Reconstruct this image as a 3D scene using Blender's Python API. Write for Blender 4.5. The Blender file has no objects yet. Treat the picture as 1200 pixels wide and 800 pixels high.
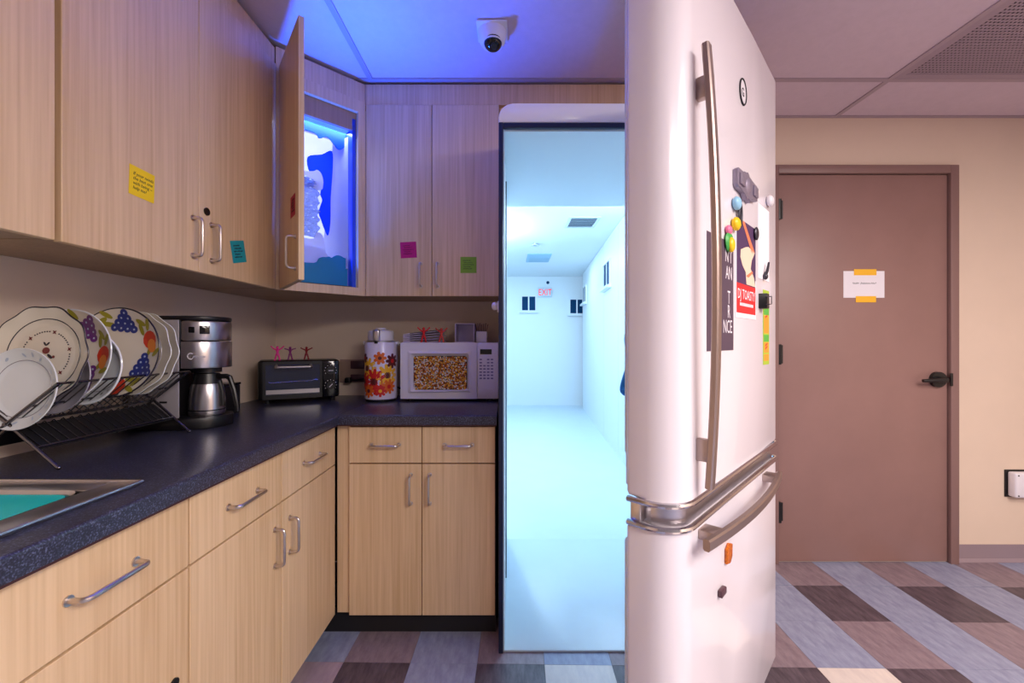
import bpy, bmesh, math, random
from mathutils import Matrix, Vector
random.seed(7)
S = bpy.context.scene
COL = S.collection
PI = math.pi

# ------------------------------------------------------------------ camera, world, lights, exposure
cam_d = bpy.data.cameras.new('camera'); cam_d.lens = 15.0; cam_d.sensor_width = 36.0
cam_d.clip_start = 0.02; cam_d.clip_end = 60
cam = bpy.data.objects.new('camera', cam_d); COL.objects.link(cam)
cam.location = (0, 0, 1.21); cam.rotation_euler = (PI/2, 0, 0)
S.camera = cam
S.view_settings.view_transform = 'Standard'; S.view_settings.look = 'None'
S.view_settings.exposure = 0.0; S.view_settings.gamma = 1.0
S.view_settings.use_curve_mapping = False

W = bpy.data.worlds.new('world'); S.world = W; W.use_nodes = True
W.node_tree.nodes['Background'].inputs[0].default_value = (1.0, 0.80, 0.86, 1)
W.node_tree.nodes['Background'].inputs[1].default_value = 0.28

def area(name, loc, size, energy, color, rot=(0, 0, 0), spread=PI):
    l = bpy.data.lights.new(name, 'AREA'); l.shape = 'RECTANGLE'
    l.size, l.size_y = size; l.energy = energy; l.color = color; l.spread = spread
    o = bpy.data.objects.new(name, l); COL.objects.link(o); o.location = loc; o.rotation_euler = rot
    return o
WARM = (1.0, 0.90, 0.84)
area('kitchen_ceiling_light', (1.95, 0.1, 2.425), (1.15, 0.55), 52, WARM)
area('kitchen_ceiling_light', (1.35, -1.0, 2.425), (1.15, 0.55), 66, WARM)
area('kitchen_ceiling_light', (2.5, -1.5, 2.425), (1.15, 0.55), 48, WARM)
COOL = (0.56, 0.78, 1.0)
def point_light(name, loc, energy, color, r):
    l = bpy.data.lights.new(name, 'POINT'); l.energy = energy; l.color = color; l.shadow_soft_size = r
    o = bpy.data.objects.new(name, l); COL.objects.link(o); o.location = loc
    return o
point_light('corridor_fill', (0.93, 3.15, 2.12), 48, COOL, 0.09)  # unseen point light added to brighten the corridor ceiling and right wall
point_light('corridor_fill', (-0.5, 4.6, 2.1), 82, COOL, 0.1)  # second added point light, out of view behind the fridge's left edge
area('corridor_ceiling_light', (0.2, 6.4, 2.43), (1.4, 0.6), 30, COOL)

# ------------------------------------------------------------------ helpers
def lin(c):
    return tuple(((v/255)/12.92 if v/255 <= 0.04045 else ((v/255+0.055)/1.055)**2.4) for v in c)

MATS = {}
def mat(name, rgb, rough=0.5, metal=0.0, noise=0.0, nscale=6.0, bump=0.0, bscale=80.0, coat=0.0, spec=0.5,
        emit=None, estr=0.0, stretch=(1, 1, 1), rgb2=None, transmission=0.0, alpha=1.0):
    m = bpy.data.materials.new(name); m.use_nodes = True
    nt = m.node_tree; b = nt.nodes['Principled BSDF']
    c = lin(rgb)
    b.inputs['Base Color'].default_value = (*c, 1)
    b.inputs['Roughness'].default_value = rough; b.inputs['Metallic'].default_value = metal
    b.inputs['Specular IOR Level'].default_value = spec
    b.inputs['Coat Weight'].default_value = coat
    b.inputs['Transmission Weight'].default_value = transmission
    b.inputs['Alpha'].default_value = alpha
    if emit:
        b.inputs['Emission Color'].default_value = (*lin(emit), 1); b.inputs['Emission Strength'].default_value = estr
    if noise or bump:
        tc = nt.nodes.new('ShaderNodeTexCoord'); mp = nt.nodes.new('ShaderNodeMapping')
        mp.inputs['Scale'].default_value = stretch
        nt.links.new(tc.outputs['Object'], mp.inputs['Vector'])
    if noise:
        n = nt.nodes.new('ShaderNodeTexNoise'); n.inputs['Scale'].default_value = nscale; n.inputs['Detail'].default_value = 8
        n.inputs['Roughness'].default_value = 0.65
        nt.links.new(mp.outputs[0], n.inputs['Vector'])
        r = nt.nodes.new('ShaderNodeValToRGB')
        c2 = lin(rgb2) if rgb2 else tuple(v*(1-noise) for v in c)
        c1 = c if rgb2 else tuple(min(1, v*(1+noise)) for v in c)
        r.color_ramp.elements[0].position = 0.33; r.color_ramp.elements[1].position = 0.67
        r.color_ramp.elements[0].color = (*c2, 1); r.color_ramp.elements[1].color = (*c1, 1)
        nt.links.new(n.outputs['Fac'], r.inputs[0]); nt.links.new(r.outputs[0], b.inputs['Base Color'])
    if bump:
        n2 = nt.nodes.new('ShaderNodeTexNoise'); n2.inputs['Scale'].default_value = bscale; n2.inputs['Detail'].default_value = 4
        nt.links.new(mp.outputs[0], n2.inputs['Vector'])
        bp = nt.nodes.new('ShaderNodeBump'); bp.inputs['Strength'].default_value = bump; bp.inputs['Distance'].default_value = 0.002
        nt.links.new(n2.outputs['Fac'], bp.inputs['Height']); nt.links.new(bp.outputs[0], b.inputs['Normal'])
    MATS[name] = m
    return m

def wood(name, a, b_, c_, rough=0.42):
    m = bpy.data.materials.new(name); m.use_nodes = True
    nt = m.node_tree; p = nt.nodes['Principled BSDF']; p.inputs['Roughness'].default_value = rough
    tc = nt.nodes.new('ShaderNodeTexCoord')
    def ns(scale, sc, det):
        mp = nt.nodes.new('ShaderNodeMapping'); mp.inputs['Scale'].default_value = sc
        nt.links.new(tc.outputs['Object'], mp.inputs['Vector'])
        n = nt.nodes.new('ShaderNodeTexNoise'); n.inputs['Scale'].default_value = scale; n.inputs['Detail'].default_value = det
        nt.links.new(mp.outputs[0], n.inputs['Vector']); return n
    n1 = ns(9, (1, 1, 0.05), 4); n2 = ns(110, (1, 1, 0.022), 3)
    mx = nt.nodes.new('ShaderNodeMath'); mx.operation = 'MULTIPLY_ADD'; mx.inputs[1].default_value = 0.55
    s2 = nt.nodes.new('ShaderNodeMath'); s2.operation = 'MULTIPLY'; s2.inputs[1].default_value = 0.45
    nt.links.new(n1.outputs['Fac'], s2.inputs[0])
    nt.links.new(n2.outputs['Fac'], mx.inputs[0]); nt.links.new(s2.outputs[0], mx.inputs[2])
    r = nt.nodes.new('ShaderNodeValToRGB'); e = r.color_ramp.elements
    e[0].position = 0.36; e[0].color = (*lin(a), 1); e[1].position = 0.64; e[1].color = (*lin(c_), 1)
    q = e.new(0.5); q.color = (*lin(b_), 1)
    nt.links.new(mx.outputs[0], r.inputs[0]); nt.links.new(r.outputs[0], p.inputs['Base Color'])
    bp = nt.nodes.new('ShaderNodeBump'); bp.inputs['Strength'].default_value = 0.06; bp.inputs['Distance'].default_value = 0.001
    nt.links.new(n2.outputs['Fac'], bp.inputs['Height']); nt.links.new(bp.outputs[0], p.inputs['Normal'])
    return m

class B:
    """collects geometry; everything is given in the frame M (default: world)"""
    def __init__(s, M=None):
        s.bm = bmesh.new(); s.M = M or Matrix.Identity(4)
    def _add(s, verts, faces):
        vs = [s.bm.verts.new(v) for v in verts]
        out = []
        for f in faces:
            try: out.append(s.bm.faces.new([vs[i] for i in f]))
            except ValueError: pass
        return vs, out
    def box(s, x0, x1, y0, y1, z0, z1, bev=0.0, seg=2):
        v = [(x0,y0,z0),(x1,y0,z0),(x1,y1,z0),(x0,y1,z0),(x0,y0,z1),(x1,y0,z1),(x1,y1,z1),(x0,y1,z1)]
        f = [(0,3,2,1),(4,5,6,7),(0,1,5,4),(1,2,6,5),(2,3,7,6),(3,0,4,7)]
        vs, fs = s._add(v, f)
        if bev:
            es = {e for fc in fs for e in fc.edges}
            bmesh.ops.bevel(s.bm, geom=list(es), offset=bev, segments=seg, affect='EDGES', profile=0.5)
        return s
    def prism(s, poly, lo, hi, axis='z', bev=0.0):
        """poly of 2d points (ccw); extruded along axis: z:(a,b,h) y:(a,h,b) x:(h,a,b)"""
        def p(a, b, h): return {'z': (a, b, h), 'y': (a, h, b), 'x': (h, a, b)}[axis]
        n = len(poly)
        v = [p(a, b, lo) for a, b in poly] + [p(a, b, hi) for a, b in poly]
        f = [tuple(range(n))[::-1], tuple(range(n, 2*n))] + [(i, (i+1) % n, n+(i+1) % n, n+i) for i in range(n)]
        vs, fs = s._add(v, f)
        if bev:
            es = list(fs[0].edges) + list(fs[1].edges)
            bmesh.ops.bevel(s.bm, geom=es, offset=bev, segments=2, affect='EDGES', profile=0.5)
        bmesh.ops.recalc_face_normals(s.bm, faces=s.bm.faces)
        return s
    def tube(s, pts, r, n=8, closed=False, cap=True):
        pts = [Vector(p) for p in pts]; m = len(pts); rings = []
        rs = r if isinstance(r, (list, tuple)) else [r]*m
        up = None
        for i, p in enumerate(pts):
            if closed: t = pts[(i+1) % m] - pts[i-1]
            elif i == 0: t = pts[1]-pts[0]
            elif i == m-1: t = pts[-1]-pts[-2]
            else: t = (pts[i+1]-p).normalized() + (p-pts[i-1]).normalized()
            t.normalize()
            if up is None:
                up = Vector((0, 0, 1)) if abs(t.z) < 0.9 else Vector((1, 0, 0))
            a = t.cross(up)
            if a.length < 1e-4: a = t.cross(Vector((0.3, 1, 0.2)))
            a.normalize(); b = a.cross(t).normalized(); up = b
            rings.append([s.bm.verts.new(p + (a*math.cos(2*PI*k/n) + b*math.sin(2*PI*k/n))*rs[i]) for k in range(n)])
        for i in range(m if closed else m-1):
            A, C = rings[i], rings[(i+1) % m]
            for k in range(n):
                s.bm.faces.new((A[k], A[(k+1) % n], C[(k+1) % n], C[k]))
        if cap and not closed:
            s.bm.faces.new(rings[0][::-1]); s.bm.faces.new(rings[-1])
        return s
    def cyl(s, p0, p1, r, n=16, r1=None):
        return s.tube([p0, p1], [r, r if r1 is None else r1], n)
    def lathe(s, prof, n=32, c=(0, 0, 0), sc=None, cap=False):
        """prof: (r, z) list; sc(theta) radius factor"""
        rings = []
        for r, z in prof:
            if r < 1e-6:
                rings.append([s.bm.verts.new((c[0], c[1], c[2]+z))])
            else:
                rings.append([s.bm.verts.new((c[0]+r*(sc(2*PI*k/n, r) if sc else 1)*math.cos(2*PI*k/n),
                                              c[1]+r*(sc(2*PI*k/n, r) if sc else 1)*math.sin(2*PI*k/n), c[2]+z)) for k in range(n)])
        for A, C in zip(rings, rings[1:]):
            for k in range(n):
                j = (k+1) % n
                if len(A) == 1 and len(C) == 1: continue
                if len(A) == 1: s.bm.faces.new((A[0], C[j], C[k]))
                elif len(C) == 1: s.bm.faces.new((A[k], A[j], C[0]))
                else: s.bm.faces.new((A[k], A[j], C[j], C[k]))
        bmesh.ops.recalc_face_normals(s.bm, faces=s.bm.faces)
        return s
    def ball(s, c, r, sc=(1, 1, 1), u=16, v=10):
        T = Matrix.Translation(c) @ Matrix.Diagonal((sc[0], sc[1], sc[2], 1))
        bmesh.ops.create_uvsphere(s.bm, u_segments=u, v_segments=v, radius=r, matrix=T)
        return s
    def ico(s, c, r, sc=(1, 1, 1), rot=None, sub=1):
        T = Matrix.Translation(c) @ (rot or Matrix.Identity(4)) @ Matrix.Diagonal((sc[0], sc[1], sc[2], 1))
        bmesh.ops.create_icosphere(s.bm, subdivisions=sub, radius=r, matrix=T)
        return s
    def poly(s, pts):
        s.bm.faces.new([s.bm.verts.new(p) for p in pts]); return s

def wm(o):
    m = o.matrix_basis.copy()
    while o.parent:
        o = o.parent; m = o.matrix_basis @ m
    return m

def link(o, parent=None):
    COL.objects.link(o)
    if parent: o.parent = parent
    return o

def tag(o, label=None, cat=None, group=None, kind=None):
    if label: o['label'] = label
    if cat: o['category'] = cat
    if group: o['group'] = group
    if kind: o['kind'] = kind
    return o

def O(name, b, m, parent=None, label=None, cat=None, group=None, kind=None, smooth=35):
    """one mesh object. Builder coordinates are world (through b.M); origin = parent's origin, or the base of the mesh"""
    me = bpy.data.meshes.new(name)
    b.bm.transform(b.M)
    if parent:
        b.bm.transform(wm(parent).inverted()); loc = Vector((0, 0, 0))
    else:
        xs = [v.co for v in b.bm.verts]
        loc = Vector(((min(v.x for v in xs)+max(v.x for v in xs))/2, (min(v.y for v in xs)+max(v.y for v in xs))/2, min(v.z for v in xs)))
        b.bm.transform(Matrix.Translation(-loc))
    b.bm.to_mesh(me); b.bm.free()
    ms = m if isinstance(m, (list, tuple)) else [m]
    for q in ms: me.materials.append(q)
    if smooth:
        me.polygons.foreach_set('use_smooth', [True]*len(me.polygons))
        me.set_sharp_from_angle(angle=math.radians(smooth))
    o = bpy.data.objects.new(name, me); o.location = loc
    link(o, parent)
    return tag(o, label, cat, group, kind)

def E(name, loc, label, cat, group=None, rz=0.0, kind=None):
    o = bpy.data.objects.new(name, None); o.empty_display_size = 0.05
    o.location = loc; o.rotation_euler = (0, 0, rz); COL.objects.link(o)
    return tag(o, label, cat, group, kind)

def text(name, body, size, m, parent, M, extrude=0.0004, align='LEFT', shear=0.0, sx=1.0):
    """writing as a thin mesh; M = frame whose xy plane carries the text"""
    cu = bpy.data.curves.new('t', 'FONT'); cu.body = body; cu.size = size; cu.extrude = extrude; cu.align_x = align; cu.shear = shear
    cu.resolution_u = 2
    t = bpy.data.objects.new('t', cu)
    me = bpy.data.meshes.new_from_object(t)
    bpy.data.objects.remove(t); bpy.data.curves.remove(cu)
    me.transform(Matrix.Diagonal((sx, 1, 1, 1)))
    me.transform(wm(parent).inverted() @ M if parent else M)
    me.materials.clear(); me.materials.append(m)
    me.name = name
    o = bpy.data.objects.new(name, me); link(o, parent)
    return o

def frame(o, x, y, z):
    m = Matrix.Identity(4)
    for i, v in enumerate((x, y, z)):
        v = Vector(v).normalized()
        for r in range(3): m[r][i] = v[r]
    for r in range(3): m[r][3] = o[r]
    return m

def on_plane(px, py, o, n):
    """point of the plane (o, n) seen at photo pixel (px, py)"""
    c = Vector((0, 0, 1.21)); d = Vector(((px-600)/500, 1, (400-py)/500)); n = Vector(n)
    return c + d*((Vector(o)-c).dot(n)/d.dot(n))

def arc(cx, cy, r, a0, a1, n):
    return [(cx+r*math.cos(math.radians(a0+(a1-a0)*i/n)), cy+r*math.sin(math.radians(a0+(a1-a0)*i/n))) for i in range(n+1)]

# ------------------------------------------------------------------ materials
M_WOOD = wood('light_wood_veneer', (206, 170, 128), (219, 186, 146), (229, 197, 158))
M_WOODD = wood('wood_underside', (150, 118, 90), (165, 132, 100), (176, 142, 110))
M_EDGE = mat('dark_carcass', (70, 46, 40), 0.6)
M_WALL = mat('beige_wall_paint', (226, 205, 186), 0.7, noise=0.02, nscale=3, bump=0.08, bscale=300)
M_CEIL = mat('ceiling_tile', (214, 196, 208), 0.85, noise=0.03, nscale=30, bump=0.25, bscale=220)
M_GRID = mat('ceiling_grid', (176, 158, 168), 0.5)
M_GRILLE = mat('grille_metal', (168, 150, 162), 0.5, 0.0)
M_DARK = mat('dark_void', (22, 18, 22), 0.8)
M_STEEL = mat('brushed_steel', (205, 200, 202), 0.28, 1.0, bump=0.03, bscale=300)
M_CHROME = mat('chrome', (215, 212, 216), 0.14, 1.0)
M_DCHROME = mat('dark_chrome_wire', (120, 118, 124), 0.25, 1.0)
M_HANDLE = mat('satin_nickel', (208, 198, 192), 0.3, 1.0)
M_FHANDLE = mat('fridge_handle_metal', (176, 158, 152), 0.34, 0.9)
M_BLACK = mat('black_plastic', (18, 17, 20), 0.35)
M_BLACKG = mat('black_gloss', (10, 10, 14), 0.08)
M_TOE = mat('black_toe_kick', (22, 20, 24), 0.6)
M_COUNTER = None
M_FRIDGE = mat('white_enamel', (240, 234, 242), 0.22, coat=0.4, bump=0.015, bscale=120)
M_GASKET = mat('dark_gasket', (22, 34, 66), 0.45)
M_LINER = mat('white_liner', (226, 236, 242), 0.38)
M_CFLOOR = mat('white_corridor_floor', (205, 222, 232), 0.36, noise=0.02, nscale=4)
M_CWALL = mat('white_corridor_panel', (228, 236, 240), 0.45)
M_CTRIM = mat('corridor_trim', (205, 218, 226), 0.5)
M_CGLASS = mat('dark_blue_glass', (10, 58, 96), 0.6, spec=0.1)
M_CPANEL = mat('corridor_ceiling_panel', (150, 190, 215), 0.6)
M_DOOR = mat('brown_door', (150, 116, 110), 0.4, noise=0.06, nscale=2.5, bump=0.05, bscale=150)
M_FRAME = mat('brown_door_frame', (138, 108, 104), 0.38)
M_BASE = mat('vinyl_base', (150, 132, 140), 0.5)
M_PAPER = mat('white_paper', (240, 236, 244), 0.8)
M_TAPE = mat('yellow_tape', (250, 190, 40), 0.6)
M_INK = mat('black_ink', (28, 24, 34), 0.7)
M_WHITEP = mat('white_plastic', (232, 228, 236), 0.35)
M_LILAC = mat('lilac_card', (206, 194, 222), 0.6)
M_SPRING = mat('tile_blue', (158, 164, 188), 0.42, noise=1, nscale=16, rgb2=(128, 132, 162), stretch=(2.2, 0.7, 1))
M_TMAUVE = mat('tile_mauve', (152, 134, 142), 0.42, noise=1, nscale=16, rgb2=(120, 103, 114), stretch=(2.2, 0.7, 1))
M_TDARK = mat('tile_dark', (104, 90, 100), 0.42, noise=1, nscale=16, rgb2=(60, 50, 60), stretch=(2.6, 0.6, 1))
M_TCREAM = mat('tile_cream', (226, 214, 206), 0.42, noise=1, nscale=14, rgb2=(208, 196, 192), stretch=(2.2, 0.7, 1))
M_TPINK = mat('tile_pink_grey', (178, 156, 164), 0.42, noise=1, nscale=14, rgb2=(158, 136, 148), stretch=(2.2, 0.7, 1))

def counter_mat():
    m = bpy.data.materials.new('speckled_counter'); m.use_nodes = True
    nt = m.node_tree; p = nt.nodes['Principled BSDF']; p.inputs['Roughness'].default_value = 0.3
    tc = nt.nodes.new('ShaderNodeTexCoord')
    n = nt.nodes.new('ShaderNodeTexNoise'); n.inputs['Scale'].default_value = 330; n.inputs['Detail'].default_value = 2
    nt.links.new(tc.outputs['Object'], n.inputs['Vector'])
    r = nt.nodes.new('ShaderNodeValToRGB'); e = r.color_ramp.elements
    e[0].position = 0.42; e[0].color = (*lin((38, 36, 50)), 1); e[1].position = 0.72; e[1].color = (*lin((104, 110, 138)), 1)
    q = e.new(0.56); q.color = (*lin((56, 56, 76)), 1)
    nt.links.new(n.outputs['Fac'], r.inputs[0]); nt.links.new(r.outputs[0], p.inputs['Base Color'])
    return m
M_COUNTER = counter_mat()

# ------------------------------------------------------------------ the room
WY = 2.347     # back wall
LX = -1.30     # left wall
CZ = 2.44      # ceiling
def st(name, b, m, parent=None, label=None, smooth=0):
    o = O(name, b, m, parent, label=label, kind=None if parent else 'structure', smooth=smooth)
    return o

wl = st('wall_left', B().box(LX-0.1, LX, -2.2, WY+0.1, 0, CZ), M_WALL, label='beige painted wall behind the counter at left')
# back wall, with the passage cut through it
PX0, PX1 = -0.03, 0.90
bk = B().box(LX, PX0-0.007, WY, WY+0.1, 0, CZ).box(PX1+0.007, 3.3, WY, WY+0.1, 0, CZ).box(PX0-0.007, PX1+0.007, WY, WY+0.1, 2.045, CZ)
st('wall_back', bk, M_WALL, label='beige painted back wall behind cabinets and around the brown door')
st('wall_right', B().box(3.2, 3.3, -2.2, WY, 0, CZ), M_WALL, label='beige painted wall at the right side')

# floor: linoleum tiles
fl = st('floor', B().box(LX, 3.2, -2.2, WY, -0.06, -0.006), M_EDGE, label='floor of blue, mauve, dark and cream tiles')
PXT, PYT = 0.2525, 0.269
tm = bpy.data.meshes.new('tile')
bt = bmesh.new(); g = 0.0006
bmesh.ops.create_cube(bt, size=1, matrix=Matrix.Translation((PXT/2, PYT/2, -0.003)) @ Matrix.Diagonal((PXT-g*2, PYT-g*2, 0.006, 1)))
bt.to_mesh(tm); bt.free(); tm.materials.append(M_SPRING)
ang = math.radians(-0.9)
def tile_mat(k, r):
    sp = {(5, 2): M_TCREAM, (1, 2): M_TCREAM, (-3, 2): M_TPINK, (-5, 1): M_TPINK, (9, 4): M_TCREAM, (3, 5): M_TCREAM}
    if (k, r) in sp: return sp[(k, r)]
    if k % 2: return M_SPRING
    return M_TDARK if r % 2 == 0 else M_TMAUVE
for r in range(-1, 7):
    for k in range(-5, 14):
        x = -0.13 + PXT*k; y = 1.867 - PYT*r
        yy = y
        # clip to the room
        x0, x1 = max(x, LX+0.002), min(x+PXT, 3.198); y1 = min(y+PYT, WY-0.002)
        if x1-x0 < 0.03 or y1-y < 0.03: continue
        c = Vector((x, y, 0)); px = x + (y-1.64)*0.0157; py = y - (x-0.2)*0.0157
        if py + PYT > WY-0.002 or px + PXT > 3.19 or px < LX+0.004:
            b = B().box(max(px, LX+0.002)+g, min(px+PXT, 3.19)-g, py+g, min(py+PYT, WY-0.002)-g, -0.006, 0)
            O('floor_tile', b, tile_mat(k, r), fl, smooth=0)
            continue
        o = bpy.data.objects.new('floor_tile', tm); link(o, fl)
        q = wm(fl).inverted() @ Vector((px, py, 0))
        o.location = q; o.rotation_euler = (0, 0, ang*0.98)
        o.material_slots[0].link = 'OBJECT'; o.material_slots[0].material = tile_mat(k, r)
rest = B()
for r in range(7, 15):
    y = 1.867-PYT*r
    rest.box(LX+0.002, 3.19, y+g, y+PYT-g-0.05*(r == 7), -0.006, -0.0002)
O('floor_tile_rest', rest, M_SPRING, fl, kind='stuff', smooth=0)

# ceiling: 2 x 4 ft lay-in panels in a T-bar grid
ce = st('ceiling', B().box(LX, 3.2, -2.2, WY, CZ+0.02, CZ+0.08), M_DARK, label='suspended ceiling of pale panels in a metal grid')
gx = [-0.665-1.22, -0.665, 0.555, 1.775, 2.995, 4.2]; gy = [2.01-0.61*i for i in range(-1, 8)]
for i in range(len(gx)-1):
    for j in range(len(gy)-1):
        x0, x1 = max(gx[i], LX), min(gx[i+1], 3.2); y1, y0 = min(gy[j], WY), max(gy[j+1], -2.2)
        if x1-x0 < 0.05 or y1-y0 < 0.05: continue
        if i == 3 and j == 1: continue
        O('ceiling_panel', B().box(x0+0.002, x1-0.002, y0+0.002, y1-0.002, CZ+0.004, CZ+0.018), M_CEIL, ce, smooth=0)
for x in gx[1:-1]: O('grid_bar', B().box(x-0.012, x+0.012, -2.2, WY, CZ-0.001, CZ+0.004), M_GRID, ce, smooth=0)
for y in gy[1:-1]:
    if y > -2.2: O('grid_bar', B().box(LX, 3.2, y-0.012, y+0.012, CZ-0.0015, CZ+0.0035), M_GRID, ce, smooth=0)
O('wall_angle', B().box(LX, 3.2, WY-0.02, WY, CZ-0.002, CZ+0.003), M_GRID, ce, smooth=0)

# return-air grille in its own ceiling bay
gr = E('return_air_grille', (2.385, 1.705, CZ), 'perforated dark metal return-air grille in the ceiling above the brown door', 'vent')
gX0, gX1, gY0, gY1 = 1.787, 2.983, 1.412, 1.998
fr = B().box(gX0, gX1, gY0, gY0+0.03, CZ, CZ+0.008).box(gX0, gX1, gY1-0.03, gY1, CZ, CZ+0.008)
fr.box(gX0, gX0+0.03, gY0+0.03, gY1-0.03, CZ, CZ+0.008).box(gX1-0.03, gX1, gY0+0.03, gY1-0.03, CZ, CZ+0.008)
O('frame', fr, M_GRILLE, gr, smooth=0)
O('backing', B().box(gX0, gX1, gY0, gY1, CZ+0.014, CZ+0.017), M_DARK, gr, smooth=0)
ms = B(); n = 0; x = gX0+0.035
while x < gX1-0.03:
    ms.box(x, x+0.007, gY0+0.03, gY1-0.03, CZ+0.003, CZ+0.006); x += 0.016
y = gY0+0.035
while y < gY1-0.03:
    ms.box(gX0+0.03, gX1-0.03, y, y+0.007, CZ+0.0032, CZ+0.0058); y += 0.016
O('mesh_screen', ms, M_GRILLE, gr, kind='stuff', smooth=0)

# baseboard of the back wall at right, vinyl cove
bb = B().prism([(WY, 0.0), (WY, 0.095), (WY-0.005, 0.095), (WY-0.005, 0.02), (WY-0.014, 0.004), (WY-0.014, 0.0)], 2.432, 3.2, 'x')
st('baseboard_back', bb, M_BASE, label='grey mauve vinyl cove base beside the brown door')

# brown door with frame
D0, D1, DT = 1.45, 2.385, 2.125
door = st('door_1', B().box(D0+0.004, D1-0.004, WY-0.012, WY+0.03, 0.008, DT-0.004, 0.002), M_DOOR, label='flat brown door with black lever handle', smooth=30)
st('trim_1', B().box(D0-0.045, D0, WY-0.03, WY+0.01, 0, DT+0.045, 0.002).box(D1, D1+0.045, WY-0.03, WY+0.01, 0, DT+0.045, 0.002)
   .box(D0, D1, WY-0.03, WY+0.01, DT, DT+0.045, 0.002), M_FRAME, label='brown metal frame around the door', smooth=30)
for hz in (0.28, 1.14, 1.93):
    O('hinge', B().cyl((D0+0.006, WY-0.022, hz-0.055), (D0+0.006, WY-0.022, hz+0.055), 0.011, 10).box(D0+0.004, D0+0.03, WY-0.016, WY-0.011, hz-0.05, hz+0.05), M_BLACK, door)
lx, lz = 2.322, 1.003
lv = B().cyl((lx, WY-0.012, lz), (lx, WY-0.03, lz), 0.042, 24).cyl((lx, WY-0.03, lz), (lx, WY-0.06, lz), 0.016, 14)
lv.tube([(lx+0.005, WY-0.062, lz), (lx-0.04, WY-0.064, lz), (lx-0.09, WY-0.06, lz-0.003), (lx-0.115, WY-0.056, lz-0.004)], [0.015, 0.012, 0.010, 0.009], 10)
O('lever_handle', lv, M_BLACK, door)
O('strike_guard', B().box(D1-0.04, D1-0.002, WY-0.024, WY-0.012, lz-0.012, lz+0.012, 0.003).box(D1-0.008, D1+0.006, WY-0.036, WY-0.03, lz-0.035, lz+0.035, 0.002), M_BLACK, door)

# paper notice taped to the door
def squiggle(b, x0, x1, y, amp, z, seed, r=0.0009, M=None):
    rnd = random.Random(seed); pts = []; n = max(6, int((x1-x0)/(amp*0.55)))
    for i in range(n):
        pts.append((x0+(x1-x0)*i/(n-1), y+(amp if i % 2 else -amp)*rnd.uniform(0.25, 1.0), z))
    b.tube(pts, r, 4)
nt_o = E('paper_notice', (1.925, WY-0.013, 1.45), 'white paper notice taped to the brown door with yellow tape', 'notice')
F = frame((1.925, WY-0.0125, 1.522), (1, 0, 0), (0, 0, 1), (0, -1, 0))
O('sheet', B(F).box(-0.112, 0.112, -0.073, 0.073, 0, 0.001), M_PAPER, nt_o, smooth=0)
sq = B(F)
for a, c, sd in ((-0.062, -0.028, 1), (-0.018, 0.032, 2), (0.038, 0.066, 3)): squiggle(sq, a, c, 0.006, 0.006, 0.0014, sd, 0.0011)
O('handwriting', sq, M_INK, nt_o)
O('tape', B(F).box(-0.055, 0.068, 0.05, 0.083, 0.0011, 0.0016), M_TAPE, nt_o, smooth=0)
O('tape', B(F).box(-0.045, 0.066, -0.098, -0.064, 0.0011, 0.0016), M_TAPE, nt_o, smooth=0)

# white wall box at the right
wb = E('wall_box', (2.79, WY, 0.36), 'small white plastic box on the beige wall right of the door', 'wall box')
O('cover', B().box(2.715, 2.86, WY-0.05, WY-0.006, 0.365, 0.5, 0.01, 3), M_WHITEP, wb)
O('backplate', B().box(2.706, 2.868, WY-0.006, WY, 0.358, 0.507, 0.002), M_BLACK, wb)
for q in ((2.728, 0.378), (2.728, 0.487)): O('screw', B().cyl((q[0], WY-0.0515, q[1]), (q[0], WY-0.049, q[1]), 0.004, 8), M_BLACK, wb)

# ------------------------------------------------------------------ passage and white corridor behind the fridge
ps = 2.597
st('floor_corridor', B().box(-3.0, 3.0, ps+0.002, 8.3, -0.05, 0.004), M_CFLOOR, label='glossy white floor of the corridor beyond the fridge')
cc = st('ceiling_corridor', B().box(-3.0, 3.0, ps, 8.3, CZ, CZ+0.05), M_CWALL, label='white ceiling of the bright corridor')
st('wall_corridor_near', B().box(-3.0, PX0-0.007, WY+0.102, ps, 0, CZ).box(PX1+0.007, 3.0, WY+0.102, ps, 0, CZ).box(PX0-0.007, PX1+0.007, WY+0.102, ps, 2.045, CZ), M_CWALL,
   label='white corridor wall around the fridge passage')
st('wall_corridor_left', B().box(-3.05, -3.0, ps, 8.3, 0, CZ), M_CWALL, label='white corridor wall at left')
wf = st('wall_corridor_far', B().box(-3.0, 3.0, 8.07, 8.12, 0.0, CZ), M_CWALL, label='white far wall of the corridor')
# slanted right wall made of tall panels
wr = st('wall_corridor_right', B(Matrix.Identity(4)).prism([(1.02, ps-0.004), (1.3, 7.8), (1.42, 7.8), (1.14, ps-0.004)], 0, CZ, 'z'), M_CTRIM, label='white panelled right wall of the corridor')
dv = Vector((0.28, 7.8-ps-0.01, 0)); ln = dv.length; dv.normalize(); nv = Vector((-dv.y, dv.x, 0))
FR = frame((1.02, ps-0.004, 0), dv, (0, 0, 1), nv if False else Vector((dv.y, -dv.x, 0)))
# local: x along wall, y up, z = away from room  -> panels at negative z
edges = [0, 0.9, 1.85, 2.8, 3.75, 4.7, ln]
for a, c in zip(edges, edges[1:]):
    O('wall_panel', B(FR).box(a+(0.004 if a else 0), c-0.004, 0.0, CZ-0.002, -0.012, 0.0), M_CWALL, wr, smooth=0)

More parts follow.
